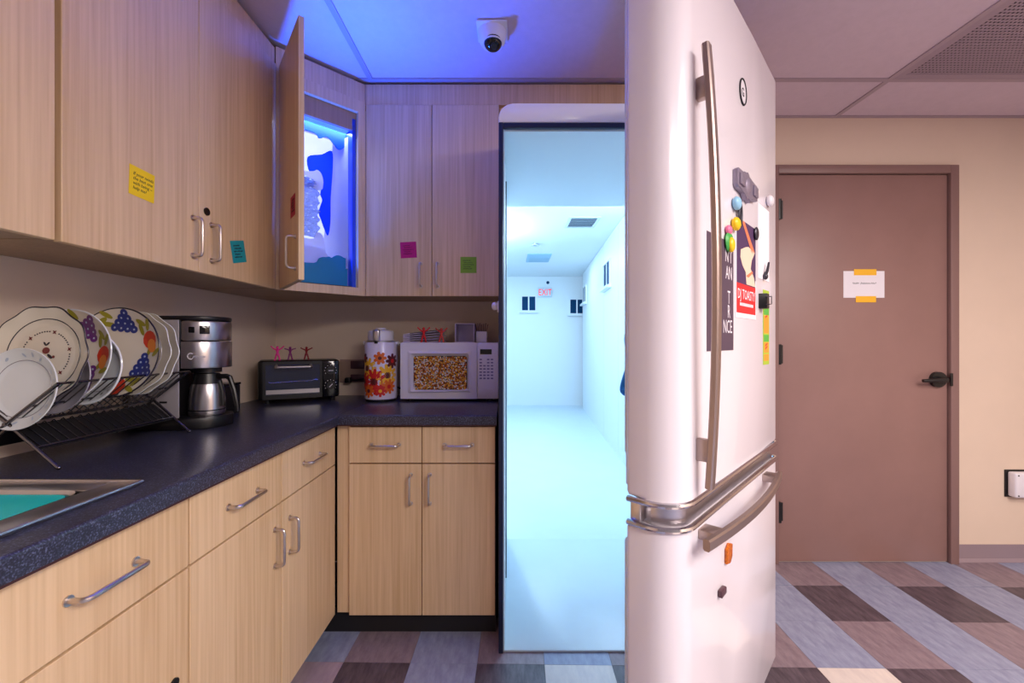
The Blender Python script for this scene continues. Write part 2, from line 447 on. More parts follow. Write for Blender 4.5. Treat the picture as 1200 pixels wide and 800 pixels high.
def small_window(name, M, label, w=0.25, h=0.26):
    e = E(name, M.translation, label, 'window', 'small high windows in the corridor')
    e.location = M.translation
    f = B(M).box(-w/2-0.02, w/2+0.02, -h/2-0.02, -h/2, 0, 0.02).box(-w/2-0.02, w/2+0.02, h/2, h/2+0.02, 0, 0.02)
    f.box(-w/2-0.02, -w/2, -h/2, h/2, 0, 0.02).box(w/2, w/2+0.02, -h/2, h/2, 0, 0.02).box(-0.012, 0.012, -h/2, h/2, 0, 0.018)
    O('window_frame', f, M_CWALL, e, smooth=0)
    O('window_sill', B(M).box(-w/2-0.05, w/2+0.05, -h/2-0.05, -h/2-0.02, 0, 0.06), M_CWALL, e, smooth=0)
    for s in (-1, 1):
        O('window_pane', B(M).box(min(s*0.012, s*w/2), max(s*0.012, s*w/2), -h/2, h/2, 0.004, 0.008), M_CGLASS, e, smooth=0)
    return e
def far_pt(px, py): return on_plane(px, py, (0, 8.07, 0), (0, 1, 0))
for px, py, lb in ((619.5, 355.5, 'small dark-paned window on the far corridor wall, left of the red exit sign'),
                   (676, 359, 'small dark-paned window on the far corridor wall, right of the red exit sign')):
    small_window('corridor_window', frame(far_pt(px, py), (1, 0, 0), (0, 0, 1), (0, -1, 0)), lb)
nr = Vector((dv.y, -dv.x, 0))
for px, py, lb, w, h in ((685.5, 345, 'small dark-paned window in the corridor right wall, farther of the two', 0.42, 0.26),
                   (712, 321.5, 'small dark-paned window in the corridor right wall, nearer of the two', 0.42, 0.27)):
    p = on_plane(px, py, Vector((1.02, ps-0.004, 0)) - nr*0.012, nr)
    small_window('corridor_window', frame(p, -dv, (0, 0, 1), -nr), lb, w, h)
# exit sign
xs = E('exit_sign', far_pt(638, 350), 'white exit sign with red letters on the far corridor wall', 'exit sign')
FX = frame(far_pt(638.5, 342.5), (1, 0, 0), (0, 0, 1), (0, -1, 0))
M_RED = mat('red_letters', (235, 40, 50), 0.5, emit=(235, 40, 50), estr=0.8)
O('housing', B(FX).box(-0.13, 0.13, -0.09, 0.09, 0, 0.05, 0.006), M_CTRIM, xs)
text('lettering', 'EXIT', 0.17, M_RED, xs, FX @ Matrix.Translation((0, -0.06, 0.051)), 0.002, 'CENTER', sx=0.72)
# ceiling vent and panel
vt = E('corridor_vent', on_plane(682, 260, (0, 0, CZ), (0, 0, 1)), 'square louvred air vent in the corridor ceiling', 'vent')
v0 = vt.location
vb = B(Matrix.Translation(v0)).box(-0.16, 0.16, -0.2, -0.17, -0.012, 0).box(-0.16, 0.16, 0.17, 0.2, -0.012, 0).box(-0.16, -0.13, -0.17, 0.17, -0.012, 0).box(0.13, 0.16, -0.17, 0.17, -0.012, 0)
O('frame', vb, M_CTRIM, vt, smooth=0)
O('backing', B(Matrix.Translation(v0)).box(-0.13, 0.13, -0.17, 0.17, -0.003, -0.001), M_CGLASS, vt, smooth=0)
for i in range(5):
    O('louvre', B(Matrix.Translation(v0+Vector((0, -0.13+0.065*i, -0.008))) @ Matrix.Rotation(0.6, 4, 'X')).box(-0.13, 0.13, -0.016, 0.016, -0.001, 0.001), M_CTRIM, vt, smooth=0)
p = on_plane(631, 302, (0, 0, CZ), (0, 0, 1))
O('ceiling_access_panel', B().box(p.x-0.17, p.x+0.17, p.y-0.3, p.y+0.3, CZ-0.01, CZ, 0.002), M_CPANEL, label='flat blue-grey panel set in the corridor ceiling', cat='panel')
O('wall_sensor', B(Matrix.Translation(on_plane(642, 331, (0, 8.07, 0), (0, 1, 0)))).cyl((0, 0, 0), (0, -0.03, 0), 0.03, 12, 0.022), M_CGLASS,
  label='small dark sensor on the far corridor wall above the exit sign', cat='sensor')
O('sprinkler_head', B(Matrix.Translation((0.29, 5.35, CZ-0.03))).cyl((0, 0, 0.0), (0, 0, 0.03), 0.02, 8).cyl((0, 0, 0), (0, 0, 0.006), 0.06, 14), M_CTRIM,
  label='small sprinkler head on the corridor ceiling left of the louvred vent', cat='sprinkler')

# ------------------------------------------------------------------ the fridge
FY = 1.667
FX0, FX1 = -0.052, 0.95
fg = E('refrigerator', (0.45, 2.0, 0), 'tall white refrigerator with open door leading into the bright corridor', 'refrigerator')
# outer shell (open front and back)
sh = B().box(FX0, PX0-0.006, FY+0.003, WY-0.002, 0.0, 2.06, 0.002).box(PX1+0.006, FX1, FY+0.003, WY-0.002, 0.0, 2.06, 0.002)
hd = arc(FX0+0.055, 2.078, 0.055, 180, 90, 8)
hdp = [(FX1, 2.06), (FX1, 2.133)] + [(x, z) for x, z in hd[::-1]] + [(FX0, 2.06)]
O('shell', sh, M_FRIDGE, fg)
O('header_panel', B().prism(hdp[::-1], FY-0.012, WY-0.03, 'y', 0.003), M_FRIDGE, fg)
gk = B().box(FX0, PX0-0.004, FY-0.014, FY+0.002, 0.0, 2.06, 0.003).box(PX1+0.004, FX1, FY-0.014, FY+0.002, 0.0, 2.06, 0.003)
gk.box(PX0-0.004, PX1+0.004, FY-0.014, FY+0.002, 2.037, 2.058, 0.003)
O('gasket', gk, M_GASKET, fg)
ln_ = B().box(PX0-0.006, PX0, FY-0.002, ps+0.001, 0.0, 2.04).box(PX1, PX1+0.006, FY-0.002, ps+0.001, 0.0, 2.04).box(PX0-0.006, PX1+0.006, FY+0.004, ps+0.001, 2.032, 2.044)
O('inner_liner', ln_, M_LINER, fg, smooth=0)
O('passage_floor', B().box(PX0, PX1, FY-0.006, ps, 0.0005, 0.009, 0.002), M_CFLOOR, fg)
O('edge_strip', B().box(PX0, PX0+0.005, 1.985, 1.995, 0.11, 1.955, 0.001), M_GASKET, fg)

# the opened door pair: local frame u (hinge -> free edge), v (outward), w (up)
H = Vector((0.954, 1.538, 0.0)); d_ = Vector((-0.569, -0.6, 0)).normalized(); n_ = Vector((-d_.y, d_.x, 0))
n_ = Vector((0.7256, -0.688, 0)).normalized()
FD = frame(H, d_, n_, (0, 0, 1))
TH = 0.125
def prof(off=0.0):
    p = [(0.0-off, -TH)]
    p += [(0.86, -TH-off)] + arc(0.86, -TH+0.01, 0.01+off, -60, 0, 3)
    p += arc(0.795, -0.075, 0.075+off, 0, 90, 10)
    p += [(0.6, off), (0.3, off)] + arc(0.02, -0.02, 0.02+off, 90, 180, 4)
    return p
ud = O('upper_door', B(FD).prism(prof(), 0.852, 2.15, 'z', 0.012), M_FRIDGE, fg, smooth=40)
fd = O('freezer_door', B(FD).prism(prof(), 0.075, 0.79, 'z', 0.01), M_FRIDGE, fg, smooth=40)
inner = [(0.02, -TH+0.01), (0.83, -TH+0.01), (0.845, -0.075)] + arc(0.785, -0.075, 0.06, 0, 90, 8) + [(0.02, -0.015)]
O('hinge_core', B(FD).prism(inner, 0.775, 0.86, 'z'), M_STEEL, fg, smooth=40)
O('door_liner', B(FD).box(0.05, 0.82, -TH-0.035, -TH+0.002, 0.93, 2.1, 0.012, 3), M_LINER, ud)
O('door_seal', B(FD).box(0.02, 0.85, -TH-0.012, -TH, 0.87, 2.135, 0.004), M_WHITEP, ud)
O('door_liner', B(FD).box(0.05, 0.82, -TH-0.035, -TH+0.002, 0.15, 0.73, 0.012, 3), M_LINER, fd)
def rail(z, r):
    pr = [(a, b) for a, b in prof(0.002)][4:-1]
    return B(FD).tube([(a, b, z) for a, b in pr], r, 8)
O('trim_rail', rail(0.848, 0.007), M_CHROME, ud); O('trim_rail', rail(0.794, 0.007), M_CHROME, fd)
lz_ = FD @ Vector((0.862, -0.08, 0.81))
O('latch_bracket', B(FD).box(0.835, 0.868, -0.115, -0.09, 0.798, 0.843, 0.003), M_STEEL, ud)
# hinges at the far edge (join door and shell)
O('hinge_arm', B(FD).cyl((0.03, -0.09, 2.145), (0.03, -0.09, 2.165), 0.018, 12), M_STEEL, ud)
O('hinge_plate', B().box(0.86, 0.95, 1.62, 1.70, 2.134, 2.146, 0.003), M_STEEL, fg)

def dpt(px, py, v=0.0):
    """photo pixel -> (u, w) on the door's plane at outward offset v"""
    p = on_plane(px, py, H + n_*v, n_)
    q = FD.inverted() @ p
    return q.x, q.z
# long arched handle
ut, wt = dpt(829, 52, 0.03); ub, wb_ = dpt(833, 572, 0.03)
N = 18; hb = B(FD); pts = []
for i in range(N+1):
    t = i/N; w = wb_+(wt-wb_)*t
    bow = 0.028+0.018*(1-(2*t-1)**2)
    pts.append((ub+(ut-ub)*t, bow, w))
def strip(b, pts, hw, th, wide=(1, 0, 0)):
    """flat bar along pts: half width hw along 'wide', thickness th"""
    wv = Vector(wide); rings = []
    for i, p in enumerate(pts):
        p = Vector(p); t = (Vector(pts[min(i+1, len(pts)-1)])-Vector(pts[max(i-1, 0)])).normalized()
        nn = t.cross(wv).normalized()
        rings.append([b.bm.verts.new(p+wv*a+nn*c) for a, c in ((-hw, -th*0.6), (-hw*0.7, -th), (hw*0.7, -th), (hw, -th*0.6), (hw, th*0.6), (hw*0.7, th), (-hw*0.7, th), (-hw, th*0.6))])
    for A, C in zip(rings, rings[1:]):
        for k in range(8): b.bm.faces.new((A[k], A[(k+1) % 8], C[(k+1) % 8], C[k]))
    b.bm.faces.new(rings[0][::-1]); b.bm.faces.new(rings[-1])
    bmesh.ops.recalc_face_normals(b.bm, faces=b.bm.faces)
    return b
strip(hb, pts, 0.013, 0.008)
for py in (103, 527):
    uu, ww = dpt(825, py, 0.015)
    hb.box(uu-0.009, uu+0.009, -0.001, 0.036, ww-0.026, ww+0.026, 0.004)
O('door_handle', hb, M_FHANDLE, ud)
# freezer handle, horizontal bar bowed outward
u0, w0 = dpt(829, 645, 0.036); u1, w1 = dpt(914, 553, 0.036)
wz = (w0+w1)/2; pts = []
for i in range(N+1):
    t = i/N; pts.append((u0+(u1-u0)*t, 0.034+0.024*(1-(2*t-1)**2), wz))
fb = strip(B(FD), pts, 0.013, 0.008, (0, 0, 1))
for t in (0.1, 0.93):
    uu = u0+(u1-u0)*t; fb.box(uu-0.024, uu+0.024, -0.001, 0.042, wz-0.012, wz+0.012, 0.004)
O('freezer_handle', fb, M_FHANDLE, fd)
# oval badge
bu, bw = dpt(870, 108)
FB = frame(FD @ Vector((bu, 0.0, bw)), -d_, (0, 0, 1), n_)
oval = [(0.03*math.cos(2*PI*k/24), 0.036*math.sin(2*PI*k/24)) for k in range(24)]
bd = O('badge', B(FB).prism(oval, 0, 0.002), M_WHITEP, ud)
O('badge_ring', B(FB).tube([(a, c, 0.002) for a, c in oval], 0.0026, 6, closed=True), M_INK, ud)
text('badge_monogram', 'G', 0.035, M_INK, ud, FB @ Matrix.Translation((-0.002, -0.0125, 0.0022)), 0.0004, 'CENTER')

# ------------------------------------------------------------------ things held on the fridge door
def DF(px, py, v=0.0):
    u, w = dpt(px, py, v)
    return frame(FD @ Vector((u, v, w)), -d_, (0, 0, 1), n_)     # x to the right in the photo, y up, z out of the door
M_POSTER = mat('charcoal_poster', (84, 66, 84), 0.6)
M_POSTERT = mat('poster_lettering', (236, 228, 236), 0.6)
# charcoal poster behind the handle
A_ = dpt(828, 270); C_ = dpt(859, 410)
pu0, pu1 = A_[0], C_[0]; 
zt = dpt(828, 270)[1]; zb = dpt(859, 410)[1]
po = E('poster', FD @ Vector(((pu0+pu1)/2, 0, zb)), 'charcoal poster with white capitals held on the fridge behind its long handle', 'poster')
FP = frame(FD @ Vector((pu0, 0, zb)), -d_, (0, 0, 1), n_); pw = pu0-pu1; ph = zt-zb
O('sheet', B(FP).box(0, pw, 0, ph, 0.0004, 0.0012), M_POSTER, po, smooth=0)
for tx, fx, fy, al in (("I", 0.24, 0.83, 'LEFT'), ("N'T", 0.94, 0.81, 'RIGHT'), ("S", 0.24, 0.675, 'LEFT'), ("AN", 0.94, 0.655, 'RIGHT'),
                       ("T", 0.86, 0.43, 'RIGHT'), ("C", 0.24, 0.30, 'LEFT'), ("R", 0.86, 0.30, 'RIGHT'), ("NCE", 0.94, 0.16, 'RIGHT')):
    text('lettering', tx, 0.05, M_POSTERT, po, FP @ Matrix.Translation((pw*fx, ph*fy, 0.0013)), 0.0002, al, sx=0.75)
# red and purple poster
M_PURPLE = mat('purple_print', (76, 48, 92), 0.6); M_REDP = mat('red_print', (214, 40, 44), 0.6)
M_PALE = mat('pale_print', (246, 214, 190), 0.6); M_ORNG = mat('orange_print', (232, 128, 90), 0.6)
q0 = dpt(862, 255); q1 = dpt(885, 372)
FQ = frame(FD @ Vector((q0[0], 0, dpt(885, 372)[1]+0.005)), -d_, (0, 0, 1), n_)
qw = q0[0]-q1[0]; qh = dpt(862, 255)[1] - dpt(885, 372)[1]
pr = E('gig_poster', FQ @ Vector((qw/2, 0, 0)), 'purple gig poster with red DJ TOASTY banner on the fridge door', 'poster')
O('sheet', B(FQ).box(0, qw, 0, qh, 0.0004, 0.0012), M_PURPLE, pr, smooth=0)
O('border', B(FQ).box(-0.004, 0.004, 0, qh, 0.0003, 0.0014).box(qw-0.004, qw+0.004, 0, qh*0.4, 0.0003, 0.0014).box(-0.004, qw+0.004, -0.012, 0.002, 0.0003, 0.0014), M_PAPER, pr, smooth=0)
rb = O('banner', B(FQ).box(0.003, qw-0.003, 0.002, qh*0.32, 0.0013, 0.0017), M_REDP, pr, smooth=0)
text('banner_lettering', 'DJ TOASTY', qh*0.15, M_PAPER, pr, FQ @ Matrix.Translation((qw/2, qh*0.16, 0.0018)), 0.0002, 'CENTER', sx=qw*0.9/(qh*0.15*5.2))
sm = B(FQ)
for i in range(14): sm.box(qw*(0.17+i*0.049), qw*(0.17+i*0.049)+qw*0.036, qh*0.085, qh*0.118, 0.0018, 0.002)
O('small_print', sm, M_PAPER, pr, smooth=0)
O('pale_figure', B(FQ).prism([(qw*a, qh*c) for a, c in ((0.5, 0.33), (0.98, 0.33), (0.9, 0.43), (0.72, 0.52), (0.78, 0.62), (0.95, 0.72), (0.82, 0.73), (0.6, 0.75), (0.45, 0.73), (0.22, 0.68), (0.2, 0.6), (0.3, 0.52), (0.46, 0.46))], 0.0013, 0.0016), M_PALE, pr, smooth=0)
O('orange_band', B(FQ).prism([(qw*a, qh*c) for a, c in ((0.48, 0.42), (0.6, 0.41), (0.84, 0.48), (0.8, 0.5))], 0.0017, 0.0019), M_ORNG, pr, smooth=0)
O('pink_stripe', B(FQ).prism([(qw*a, qh*c) for a, c in ((0.28, 0.99), (0.40, 1.0), (0.95, 0.72), (0.78, 0.7))], 0.0013, 0.0016), M_ORNG, pr, smooth=0)
# pewter magnet: crossed plaque
pw_ = [(-0.1, 0.024), (-0.09, 0.03), (-0.04, 0.026), (-0.03, 0.036), (-0.012, 0.03), (0.0, 0.042), (0.012, 0.028), (0.04, 0.024), (0.092, 0.026), (0.1, 0.014),
       (0.098, -0.02), (0.05, -0.026), (0.036, -0.024), (0.02, -0.042), (0.0, -0.03), (-0.016, -0.042), (-0.034, -0.026), (-0.09, -0.024), (-0.1, -0.016)]
mg = B(DF(871, 220)).prism(pw_[::-1], 0, 0.014, 'z', 0.003)
for sx_ in (-1, 1): mg.box(min(sx_*0.045, sx_*0.088), max(sx_*0.045, sx_*0.088), -0.014, 0.016, 0.012, 0.019, 0.002)
mg.lathe([(0, 0.02), (0.016, 0.019), (0.026, 0.013)], 16)
M_PEWTER = mat('pewter', (150, 140, 160), 0.4, 0.5, bump=0.5, bscale=140)
O('pewter_magnet', mg, M_PEWTER, label='pewter winged magnet on the fridge door above the posters', cat='magnet')
M_BALLB = mat('pale_blue_plastic', (150, 205, 238), 0.35); M_BALLY = mat('yellow_plastic', (252, 206, 20), 0.35)
M_BALLP = mat('pink_plastic', (238, 120, 160), 0.4); M_GRN = mat('green_plastic', (70, 175, 80), 0.4)
def knob(px, py, r, m, label):
    F = DF(px, py); b = B(F).cyl((0, 0, 0), (0, 0, r*0.4), r*0.7, 12).ball((0, 0, r*0.55), r*1.12, (1.2, 1, 0.6), 14, 10)
    O('ball_magnet', b, m, label=label, cat='magnet', group='ball magnets on the fridge')
knob(859.5, 239, 0.0165, M_BALLB, 'pale blue ball magnet on the fridge, left of the pewter magnet')
knob(858.5, 263, 0.0165, M_BALLY, 'yellow ball magnet on the fridge between the two posters')
knob(899, 236, 0.0165, M_WHITEP, 'white ball magnet near the far edge of the fridge door')
knob(851, 270, 0.012, M_BALLP, 'small pink ball magnet beside the long fridge handle')
em = E('flower_magnet', DF(851.5, 284) @ Vector((0, -0.02, 0)), 'green and yellow flower magnet beside the long fridge handle', 'magnet')
Fm = DF(851.5, 284)
O('petal_ring', B(Fm).lathe([(0.0, 0.002), (0.022, 0.002), (0.027, 0.006), (0.022, 0.011), (0.0, 0.012)], 18), M_GRN, em)
O('face', B(Fm).ball((0.0, -0.008, 0.012), 0.017, (0.9, 1.2, 0.5), 14, 8), M_BALLY, em)
M_KEY = mat('dark_grey_metal', (70, 68, 78), 0.35, 0.6)
bo = E('bottle_opener', DF(865, 252) @ Vector((0, -0.03, 0)), 'small dark oval clip holding the gig poster at its top', 'clip')
Fk = DF(865, 252, 0.003)
ring = [(0.011*math.cos(2*PI*k/16), 0.032*math.sin(2*PI*k/16), 0.006) for k in range(16)]
O('loop', B(Fk).tube(ring, 0.0035, 6, closed=True), M_KEY, bo)
O('plate', B(Fk).box(-0.006, 0.006, -0.028, 0.02, -0.001, 0.004, 0.001), M_STEEL, bo)
O('dark_magnet', B(DF(884, 274)).ball((0, 0, 0.006), 0.015, (1.2, 1.4, 0.4), 12, 8), M_KEY, label='dark oval magnet at the top right of the gig poster', cat='magnet')
O('lever_clip', B(DF(895, 318)).tube([(-0.008, -0.018, 0.004), (0.0, 0.0, 0.01), (0.012, 0.03, 0.012)], [0.007, 0.005, 0.003], 8).ball((-0.008, -0.018, 0.007), 0.011, (1, 1, 0.7), 10, 8), M_KEY,
  label='tiny dark lever clip on the fridge above the green ticket strip', cat='clip')
bc = E('binder_clip', DF(891, 353) @ Vector((0, -0.02, 0)), 'black binder clip magnet holding the green ticket strip', 'clip')
Fb = DF(891, 353)
O('clip_body', B(Fb).prism([(-0.022, 0.0), (0.026, 0.0), (0.016, 0.022), (-0.012, 0.022)], -0.024, 0.024, 'y', 0.002), M_BLACK, bc)
O('clip_wing', B(Fb).tube([(-0.014, -0.012, 0.02), (-0.02, -0.012, 0.036), (-0.02, 0.012, 0.036), (-0.014, 0.012, 0.02)], 0.0018, 6), M_KEY, bc)
# green / orange ticket strip
M_TICK = mat('green_ticket', (176, 204, 60), 0.6); M_TICK2 = mat('orange_ticket', (238, 160, 50), 0.6); M_TICK3 = mat('ticket_green', (90, 180, 70), 0.6)
t0 = dpt(894, 340); t1 = dpt(901, 427)
FT = frame(FD @ Vector((t0[0], 0, dpt(897, 427)[1])), -d_, (0, 0, 1), n_); tw = t0[0]-t1[0]; thh = dpt(897, 340)[1]-dpt(897, 427)[1]
tk = E('ticket_strip', FT @ Vector((tw/2, 0, 0)), 'green and orange printed strip hanging from a black clip on the fridge', 'ticket strip')
O('paper', B(FT).box(0, tw, 0, thh, 0.0004, 0.001), M_TICK, tk, smooth=0)
for a, c, m in ((0.05, 0.14, M_TICK2), (0.16, 0.30, M_TICK2), (0.31, 0.40, M_TICK3), (0.42, 0.66, M_TICK2), (0.67, 0.76, M_TICK3), (0.78, 0.9, M_TICK2)):
    O('printed_block', B(FT).box(tw*0.1, tw*0.9, thh*a, thh*c, 0.0011, 0.0014), m, tk, smooth=0)
for a in (0.2, 0.24, 0.62, 0.85): O('red_mark', B(FT).prism([(tw*0.3, thh*a), (tw*0.62, thh*(a+0.03)), (tw*0.7, thh*(a+0.055)), (tw*0.35, thh*(a+0.03))], 0.0015, 0.0018), M_REDP, tk, smooth=0)
# long white receipt paper
w0_ = dpt(888, 245); w1_ = dpt(901, 335)
FW = frame(FD @ Vector((w0_[0], 0, dpt(895, 328)[1])), -d_, (0, 0, 1), n_)
O('paper_sheet', B(FW).box(0, w0_[0]-w1_[0], 0, dpt(895, 243)[1]-dpt(895, 328)[1], 0.0004, 0.0009), M_PAPER, label='plain white paper sheet at the far edge of the fridge door', cat='paper', smooth=0)
# orange magnet under freezer handle and small brown magnet
M_AMBER = mat('orange_glitter', (240, 130, 20), 0.25, noise=1, nscale=220, rgb2=(150, 60, 5), bump=0.6, bscale=200)
ob = B(DF(851.5, 648)).prism([(-0.02, -0.02), (0.006, -0.026), (0.022, -0.012), (0.024, 0.02), (0.002, 0.028), (-0.018, 0.018)], 0, 0.009, 'z', 0.003)
O('orange_magnet', ob, M_AMBER, label='orange glittery magnet under the freezer handle', cat='magnet')
M_BROWN = mat('brown_plastic', (86, 56, 66), 0.4)
O('brown_magnet', B(DF(843.5, 692)).box(-0.018, 0.018, -0.009, 0.009, 0, 0.012, 0.003), M_BROWN, label='small brown square magnet on the freezer door', cat='magnet')

# ------------------------------------------------------------------ cabinets
def pull(b, p0, p1, nrm, out=0.03, r=0.0048):
    p0, p1, nrm = Vector(p0), Vector(p1), Vector(nrm).normalized()
    t = (p1-p0).normalized(); c = 0.012
    pts = [p0, p0+nrm*(out-c)] + [p0+nrm*(out-c)+nrm*c*math.sin(a)+t*c*(1-math.cos(a)) for a in (0.5, 1.0, 1.57)]
    q = [p1, p1+nrm*(out-c)] + [p1+nrm*(out-c)+nrm*c*math.sin(a)-t*c*(1-math.cos(a)) for a in (0.5, 1.0, 1.57)]
    b.tube(pts+q[::-1], r, 10)
    b.cyl(p0, p0+nrm*0.003, 0.009, 12).cyl(p1, p1+nrm*0.003, 0.009, 12)
    return b
def panel(name, par, x0, x1, y0, y1, z0, z1, m=None):
    return O(name, B().box(x0, x1, y0, y1, z0, z1, 0.0012, 1), m or M_WOOD, par, smooth=0)
HL = 0.056
BX = -0.72     # face of left base doors
def left_base(y0, y1, label, hinge_low, false_front=False, lock=False):
    c = E('base_cabinet', ((BX+LX)/2, (y0+y1)/2, 0.1), label, 'cabinet', 'base cabinets under the counter')
    zt_ = 0.72 if false_front else 0.868
    O('body', B().box(LX+0.005, BX-0.02, y0+0.001, y1-0.001, 0.1, zt_), M_EDGE, c, smooth=0)
    if false_front: O('top_rail', B().box(BX-0.035, BX-0.02, y0+0.001, y1-0.001, 0.72, 0.868), M_EDGE, c, smooth=0)
    dr = panel('drawer_front', c, BX-0.019, BX, y0+0.0015, y1-0.0015, 0.711, 0.862)
    ym = (y0+y1)/2; hl = 0.062
    O('handle', pull(B(), (BX, ym-hl, 0.79), (BX, ym+hl, 0.79), (1, 0, 0)), M_HANDLE, dr)
    dp = panel('door', c, BX-0.019, BX, y0+0.0015, y1-0.0015, 0.1, 0.706)
    hy = y0+0.045 if hinge_low else y1-0.04
    if not false_front:
        O('handle', pull(B(), (BX, hy, 0.53), (BX, hy, 0.64), (1, 0, 0)), M_HANDLE, dp)
    if lock:
        O('lock', B().cyl((BX, y1-0.043, 0.482), (BX+0.004, y1-0.043, 0.482), 0.011, 14), M_BLACK, dp)
    O('toe_kick', B().box(LX+0.005, BX-0.075, y0, y1, 0, 0.1), M_TOE, c, smooth=0)
    return c
left_base(0.157, 0.553, 'wood base cabinet nearest the camera under the sink', False, True)
left_base(0.555, 0.951, 'wood base cabinet with drawer front under the sink, left of the two doored ones', False, True, True)
left_base(0.953, 1.333, 'wood base cabinet below coffee maker, second from the corner', False)
left_base(1.335, 1.737, 'wood base cabinet of the left run next to the inner corner', True)
BY = 1.736
bc2 = E('base_cabinet', (-0.37, 2.04, 0.1), 'wood base cabinet with two drawers and two doors below the microwave', 'cabinet', 'base cabinets under the counter')
O('body', B().box(-0.72, -0.068, BY+0.02, WY-0.005, 0.1, 0.868), M_EDGE, bc2, smooth=0)
O('filler', B().box(-0.716, -0.665, BY+0.014, BY+0.02, 0.1, 0.868), M_WOOD, bc2, smooth=0)
for x0, x1, hx in ((-0.663, -0.3685, -0.412), (-0.3655, -0.07, -0.335)):
    dr = panel('drawer_front', bc2, x0, x1, BY, BY+0.019, 0.716, 0.863)
    xm = (x0+x1)/2; O('handle', pull(B(), (xm-HL, BY, 0.79), (xm+HL, BY, 0.79), (0, -1, 0)), M_HANDLE, dr)
    dp = panel('door', bc2, x0, x1, BY, BY+0.019, 0.096, 0.711)
    O('handle', pull(B(), (hx, BY, 0.552), (hx, BY, 0.668), (0, -1, 0)), M_HANDLE, dp)
O('toe_kick', B().box(-0.79, -0.068, BY+0.045, BY+0.06, 0, 0.1), M_TOE, bc2, smooth=0)

# countertop with sink cut-out
SX0, SX1, SY0, SY1 = -1.19, -0.79, 0.34, 0.865
ct = B()
Z0, Z1 = 0.876, 0.914
ce_x = -0.697
ct.box(LX, SX0, -0.2, WY, Z0, Z1); ct.box(SX0, SX1, -0.2, SY0, Z0, Z1); ct.box(SX0, SX1, SY1, WY, Z0, Z1)
edge = [(SX1, Z0), (ce_x, Z0), (ce_x, Z1-0.008)] + [(ce_x-0.008+0.008*math.cos(a), Z1-0.008+0.008*math.sin(a)) for a in (0.4, 0.8, 1.2, 1.57)] + [(SX1, Z1)]
ct.prism(edge, -0.2, WY, 'y')
by = 1.711
edge = [(WY, Z0), (WY, Z1), (by+0.008, Z1)] + [(by+0.008-0.008*math.sin(a), Z1-0.008+0.008*math.cos(a)) for a in (0.4, 0.8, 1.2, 1.57)] + [(by, Z0)]
ct.prism(edge, ce_x, -0.062, 'x')
cto = O('countertop', ct, M_COUNTER, label='dark speckled laminate countertop running around the corner', cat='countertop', smooth=30)
M_DKRED = mat('dark_red_strip', (70, 34, 34), 0.7)
O('under_edge_strip', B().box(SX1, ce_x-0.004, -0.2, by+0.004, Z0-0.006, Z0).box(ce_x-0.004, -0.062, by+0.004, by+0.02, Z0-0.006, Z0), M_DKRED, cto, smooth=0)  # thin dark red strip below the counter's front edge

# sink
sk = E('sink', (-1.0, 0.6, 0.91), 'stainless drop-in sink holding teal water at the near counter', 'sink')
rim = B()
rz0, rz1 = Z1, Z1+0.006
rx0, rx1, ry0, ry1 = -1.22, -0.768, 0.31, 0.885
bx0, bx1, by0, by1 = -1.16, -0.83, 0.40, 0.832
rim.box(rx0, bx0, ry0, ry1, rz0, rz1, 0.002).box(bx1, rx1, ry0, ry1, rz0, rz1, 0.002).box(bx0, bx1, ry0, by0, rz0, rz1, 0.002).box(bx0, bx1, by1, ry1, rz0, rz1, 0.002)
O('rim', rim, M_STEEL, sk)
O('raised_edge', B().tube([(rx0, ry0, rz1), (rx1, ry0, rz1), (rx1, ry1, rz1), (rx0, ry1, rz1)], 0.004, 8, closed=True), M_STEEL, sk)
bs = B()
def rrect(x0, x1, y0, y1, r, n=5):
    return arc(x1-r, y1-r, r, 0, 90, n)+arc(x0+r, y1-r, r, 90, 180, n)+arc(x0+r, y0+r, r, 180, 270, n)+arc(x1-r, y0+r, r, 270, 360, n)
rings = []
for z, ins, r in ((rz1, 0.0, 0.035), (rz0-0.01, 0.006, 0.035), (rz0-0.15, 0.016, 0.04), (rz0-0.165, 0.03, 0.04)):
    rings.append([bs.bm.verts.new((a, c, z)) for a, c in rrect(bx0+ins, bx1-ins, by0+ins, by1-ins, r)])
for A, C in zip(rings, rings[1:]):
    for k in range(len(A)): bs.bm.faces.new((A[k], C[k], C[(k+1) % len(A)], A[(k+1) % len(A)]))
bs.bm.faces.new(rings[-1])
O('basin', bs, M_STEEL, sk)
M_TEAL = mat('teal_water', (10, 205, 195), 0.25, spec=0.25, noise=1, nscale=6, rgb2=(30, 220, 205), bump=0.1, bscale=14)
O('water', B().prism(rrect(bx0+0.01, bx1-0.01, by0+0.01, by1-0.01, 0.035), rz0-0.006, rz0+0.001), M_TEAL, sk, smooth=0)

# upper cabinets of the left run
UX, UZ0, UZ1 = -0.97, 1.425, 2.33
def upper_left(y0, y1, doors, label):
    c = E('wall_cabinet', ((UX+LX)/2, (y0+y1)/2, UZ0), label, 'cabinet', 'wall cabinets')
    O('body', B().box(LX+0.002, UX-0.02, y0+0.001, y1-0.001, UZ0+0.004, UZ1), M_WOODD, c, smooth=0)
    for a, b2, hy, lk in doors:
        dp = panel('door', c, UX-0.019, UX, a, b2, UZ0, UZ1+0.02)
        if hy: O('handle', pull(B(), (UX, hy, 1.47), (UX, hy, 1.585), (1, 0, 0)), M_HANDLE, dp)
        if lk: O('lock', B().cyl((UX, a+0.03, 1.622), (UX+0.004, a+0.03, 1.622), 0.012, 16).cyl((UX+0.004, a+0.03, 1.622), (UX+0.005, a+0.03, 1.622), 0.006, 10), M_BLACK, dp)
    return c
upper_left(0.10, 0.911, [(0.102, 0.505, None, 0), (0.508, 0.906, None, 0)], 'wood wall cabinet nearest the camera, at the left edge')
